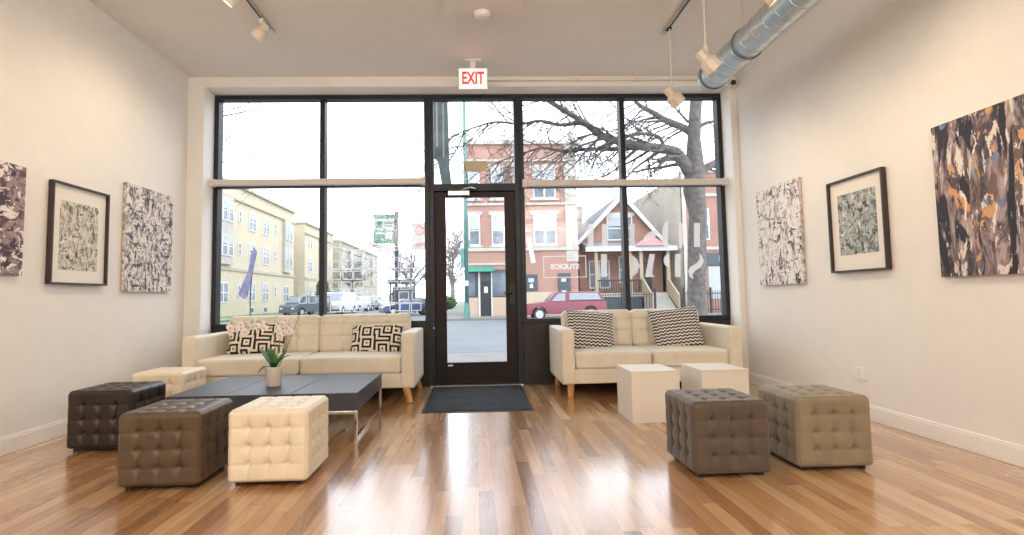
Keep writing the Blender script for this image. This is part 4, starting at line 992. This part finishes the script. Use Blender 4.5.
# --- vehicles
def wheel(parent, x, y, r=.34):
    w = obj('wheel', T(([(x, y-.11, r), (x, y+.11, r)], r), n=24), M['tyre'], parent, bevel=.02)
    obj('rim', T(([(x, y-.125, r), (x, y+.125, r)], r*.62), n=16), M['hub'], w)
def car(name, label, cat, x, y, rz, kind, mat, L=4.4, W=1.75, Hc=1.45, grp=None):
    t = thing(name, label, cat, (x, y, GZ-.11), rz, grp); h = L/2
    if kind == 'truck':
        body = [(-h, .42), (-h, .72), (-h+.12, .88), (-h+1.15, .98), (-h+1.3, 1.0), (h-.05, 1.0), (h, .92), (h, .45)]
        cab = [(-h+1.25, .98), (-h+1.75, 1.50), (-h+2.35, 1.52), (h-.35, 1.50), (h-.08, 1.0)]
        win = [[(-h+1.50, 1.03), (-h+1.86, 1.42), (-h+2.25, 1.44), (-h+2.25, 1.03)], [(-h+2.48, 1.08), (-h+2.48, 1.44), (h-.48, 1.43), (h-.28, 1.08)]]
    elif kind == 'van':
        body = [(-h, .40), (-h, .85), (-h+.25, 1.0), (-h+.9, 1.1), (h, 1.1), (h, .42)]
        cab = [(-h+.6, 1.05), (-h+1.15, Hc), (-h+1.5, Hc+.03), (h-.15, Hc), (h-.02, 1.1)]
        win = [[(-h+1.0, 1.12), (-h+1.35, Hc-.12), (-h+2.0, Hc-.12), (-h+2.0, 1.12)], [(-h+2.15, 1.12), (-h+2.15, Hc-.12), (h-.35, Hc-.12), (h-.2, 1.12)]]
    else:
        body = [(-h, .38), (-h, .68), (-h+.3, .82), (-h+1.1, .92), (h-.7, .95), (h-.05, .88), (h, .70), (h, .40)]
        cab = [(-h+1.0, .90), (-h+1.65, Hc-.04), (-h+2.1, Hc), (h-1.25, Hc-.02), (h-.55, .95)]
        win = [[(-h+1.35, .95), (-h+1.78, Hc-.12), (-h+2.2, Hc-.10), (-h+2.2, .95)], [(-h+2.3, .95), (-h+2.3, Hc-.10), (h-1.3, Hc-.12), (h-.85, .97)]]
    low = .27
    def arch(cx_): return [(cx_+.40*math.cos(a), max(low, .34+.40*math.sin(a))) for a in [PI-PI*i/8 for i in range(9)]]
    wx = (-h+.82, h-.88)
    prof = body + [(h, low)] + arch(wx[1])[::-1] + arch(wx[0])[::-1] + [(-h, low)]
    bm = bmesh.new(); prism(bm, prof, 'y', -W/2, W/2); bd = obj('body', bm, mat, t, bevel=.03)
    bm = bmesh.new(); prism(bm, cab, 'y', -W/2+.10, W/2-.10); obj('cabin', bm, mat, t, bevel=.04)
    for wv in win:
        bm = bmesh.new(); prism(bm, wv, 'y', -W/2+.085, W/2-.085); obj('side_window', bm, M['cglass'], t)
    bm = bmesh.new(); e = .025
    a, b = Vector(cab[0]), Vector(cab[1]); n_ = Vector((-(b-a).y, (b-a).x)).normalized()*e
    prism(bm, [a.lerp(b, .15)+n_, a.lerp(b, .9)+n_, a.lerp(b, .9), a.lerp(b, .15)], 'y', -W/2+.2, W/2-.2); obj('windscreen', bm, M['cglass'], t)
    a, b = Vector(cab[-1]), Vector(cab[-2]); n_ = Vector(((b-a).y, -(b-a).x)).normalized()*e
    bm = bmesh.new(); prism(bm, [a.lerp(b, .2)+n_, a.lerp(b, .85)+n_, a.lerp(b, .85), a.lerp(b, .2)], 'y', -W/2+.2, W/2-.2); obj('rear_window', bm, M['cglass'], t)
    for xx in wx:
        for yy in (-W/2+.12, W/2-.12): wheel(t, xx, yy)
    for s in (-1, 1):
        obj('headlight', B((-h-.015, -h+.10, s*(W/2-.28)-.16, s*(W/2-.28)+.16, .60, .74)), M['swhite'], t, bevel=.01)
        obj('tail_light', B((h-.06, h+.015, s*(W/2-.16)-.09, s*(W/2-.16)+.09, .62, .85)), M['sred'], t, bevel=.01)
    obj('bumper', B((-h-.06, -h+.15, -W/2+.03, W/2-.03, .30, .46), (h-.15, h+.07, -W/2+.03, W/2-.03, .32, .48)), M['cdark'] if kind != 'truck' else M['csil'], t, bevel=.03)
    if kind == 'truck': obj('door_line', B((-h+2.33, -h+2.35, -W/2-.004, W/2+.004, .35, .98), (-h+1.32, -h+1.34, -W/2-.004, W/2+.004, .45, .98)), M['cdark'], t)
    return t
tk = car('pickup_truck', 'maroon pickup truck with canopy parked in front of the red brick building', 'pickup truck', 4.85, 30.1, 0, 'truck', M['maroon'], L=4.5, W=1.75)
tk.scale = (1, 1, 1.02)
gp = 'cars parked along the side street'
car('parked_car', 'graphite suv parked by the second apartment block, left of the window mullion', 'car', -15.2, 49.0, PI/2-.45, 'van', M['cdark'], 4.6, 1.85, 1.75, gp)
car('parked_car', 'white van parked first right of the window mullion', 'van', -13.6, 54.5, PI/2-.1, 'van', M['cwhi'], 5.0, 1.95, 2.1, gp)
car('parked_car', 'silver estate car parked behind the white van', 'car', -13.5, 61.5, PI/2-.12, 'van', M['csil'], 4.6, 1.85, 1.7, gp)
car('parked_car', 'dark car third in the row right of the mullion', 'car', -13.4, 68, PI/2-.1, 'car', M['cdark'], 4.5, 1.8, 1.5, gp)
car('parked_car', 'white suv toward the far end of the parked row', 'car', -13.3, 74.5, PI/2-.1, 'van', M['cwhi'], 4.6, 1.85, 1.8, gp)
car('parked_car', 'pale van at the far end of the parked row', 'car', -13.2, 82, PI/2, 'van', M['csil'], 4.6, 1.85, 1.9, gp)
car('parked_car', 'white hatchback standing across the end of the side street', 'car', -9.6, 79, .3, 'car', M['cwhi'], 4.2, 1.75, 1.45, gp)
car('parked_car', 'silver hatchback farther along the middle of the side street', 'car', -8.4, 95, PI/2+.3, 'car', M['csil'], 4.2, 1.75, 1.45, gp)
car('parked_car', 'blue sedan parked right of the bus stop pole', 'car', -5.4, 43.5, .35, 'car', M['cblue'], 4.4, 1.8, 1.4)
car('parked_car', 'small pale car seen beyond the blue sedan', 'car', -6.2, 60.5, PI/2, 'car', M['cwhi'], 4.2, 1.75, 1.45, gp)
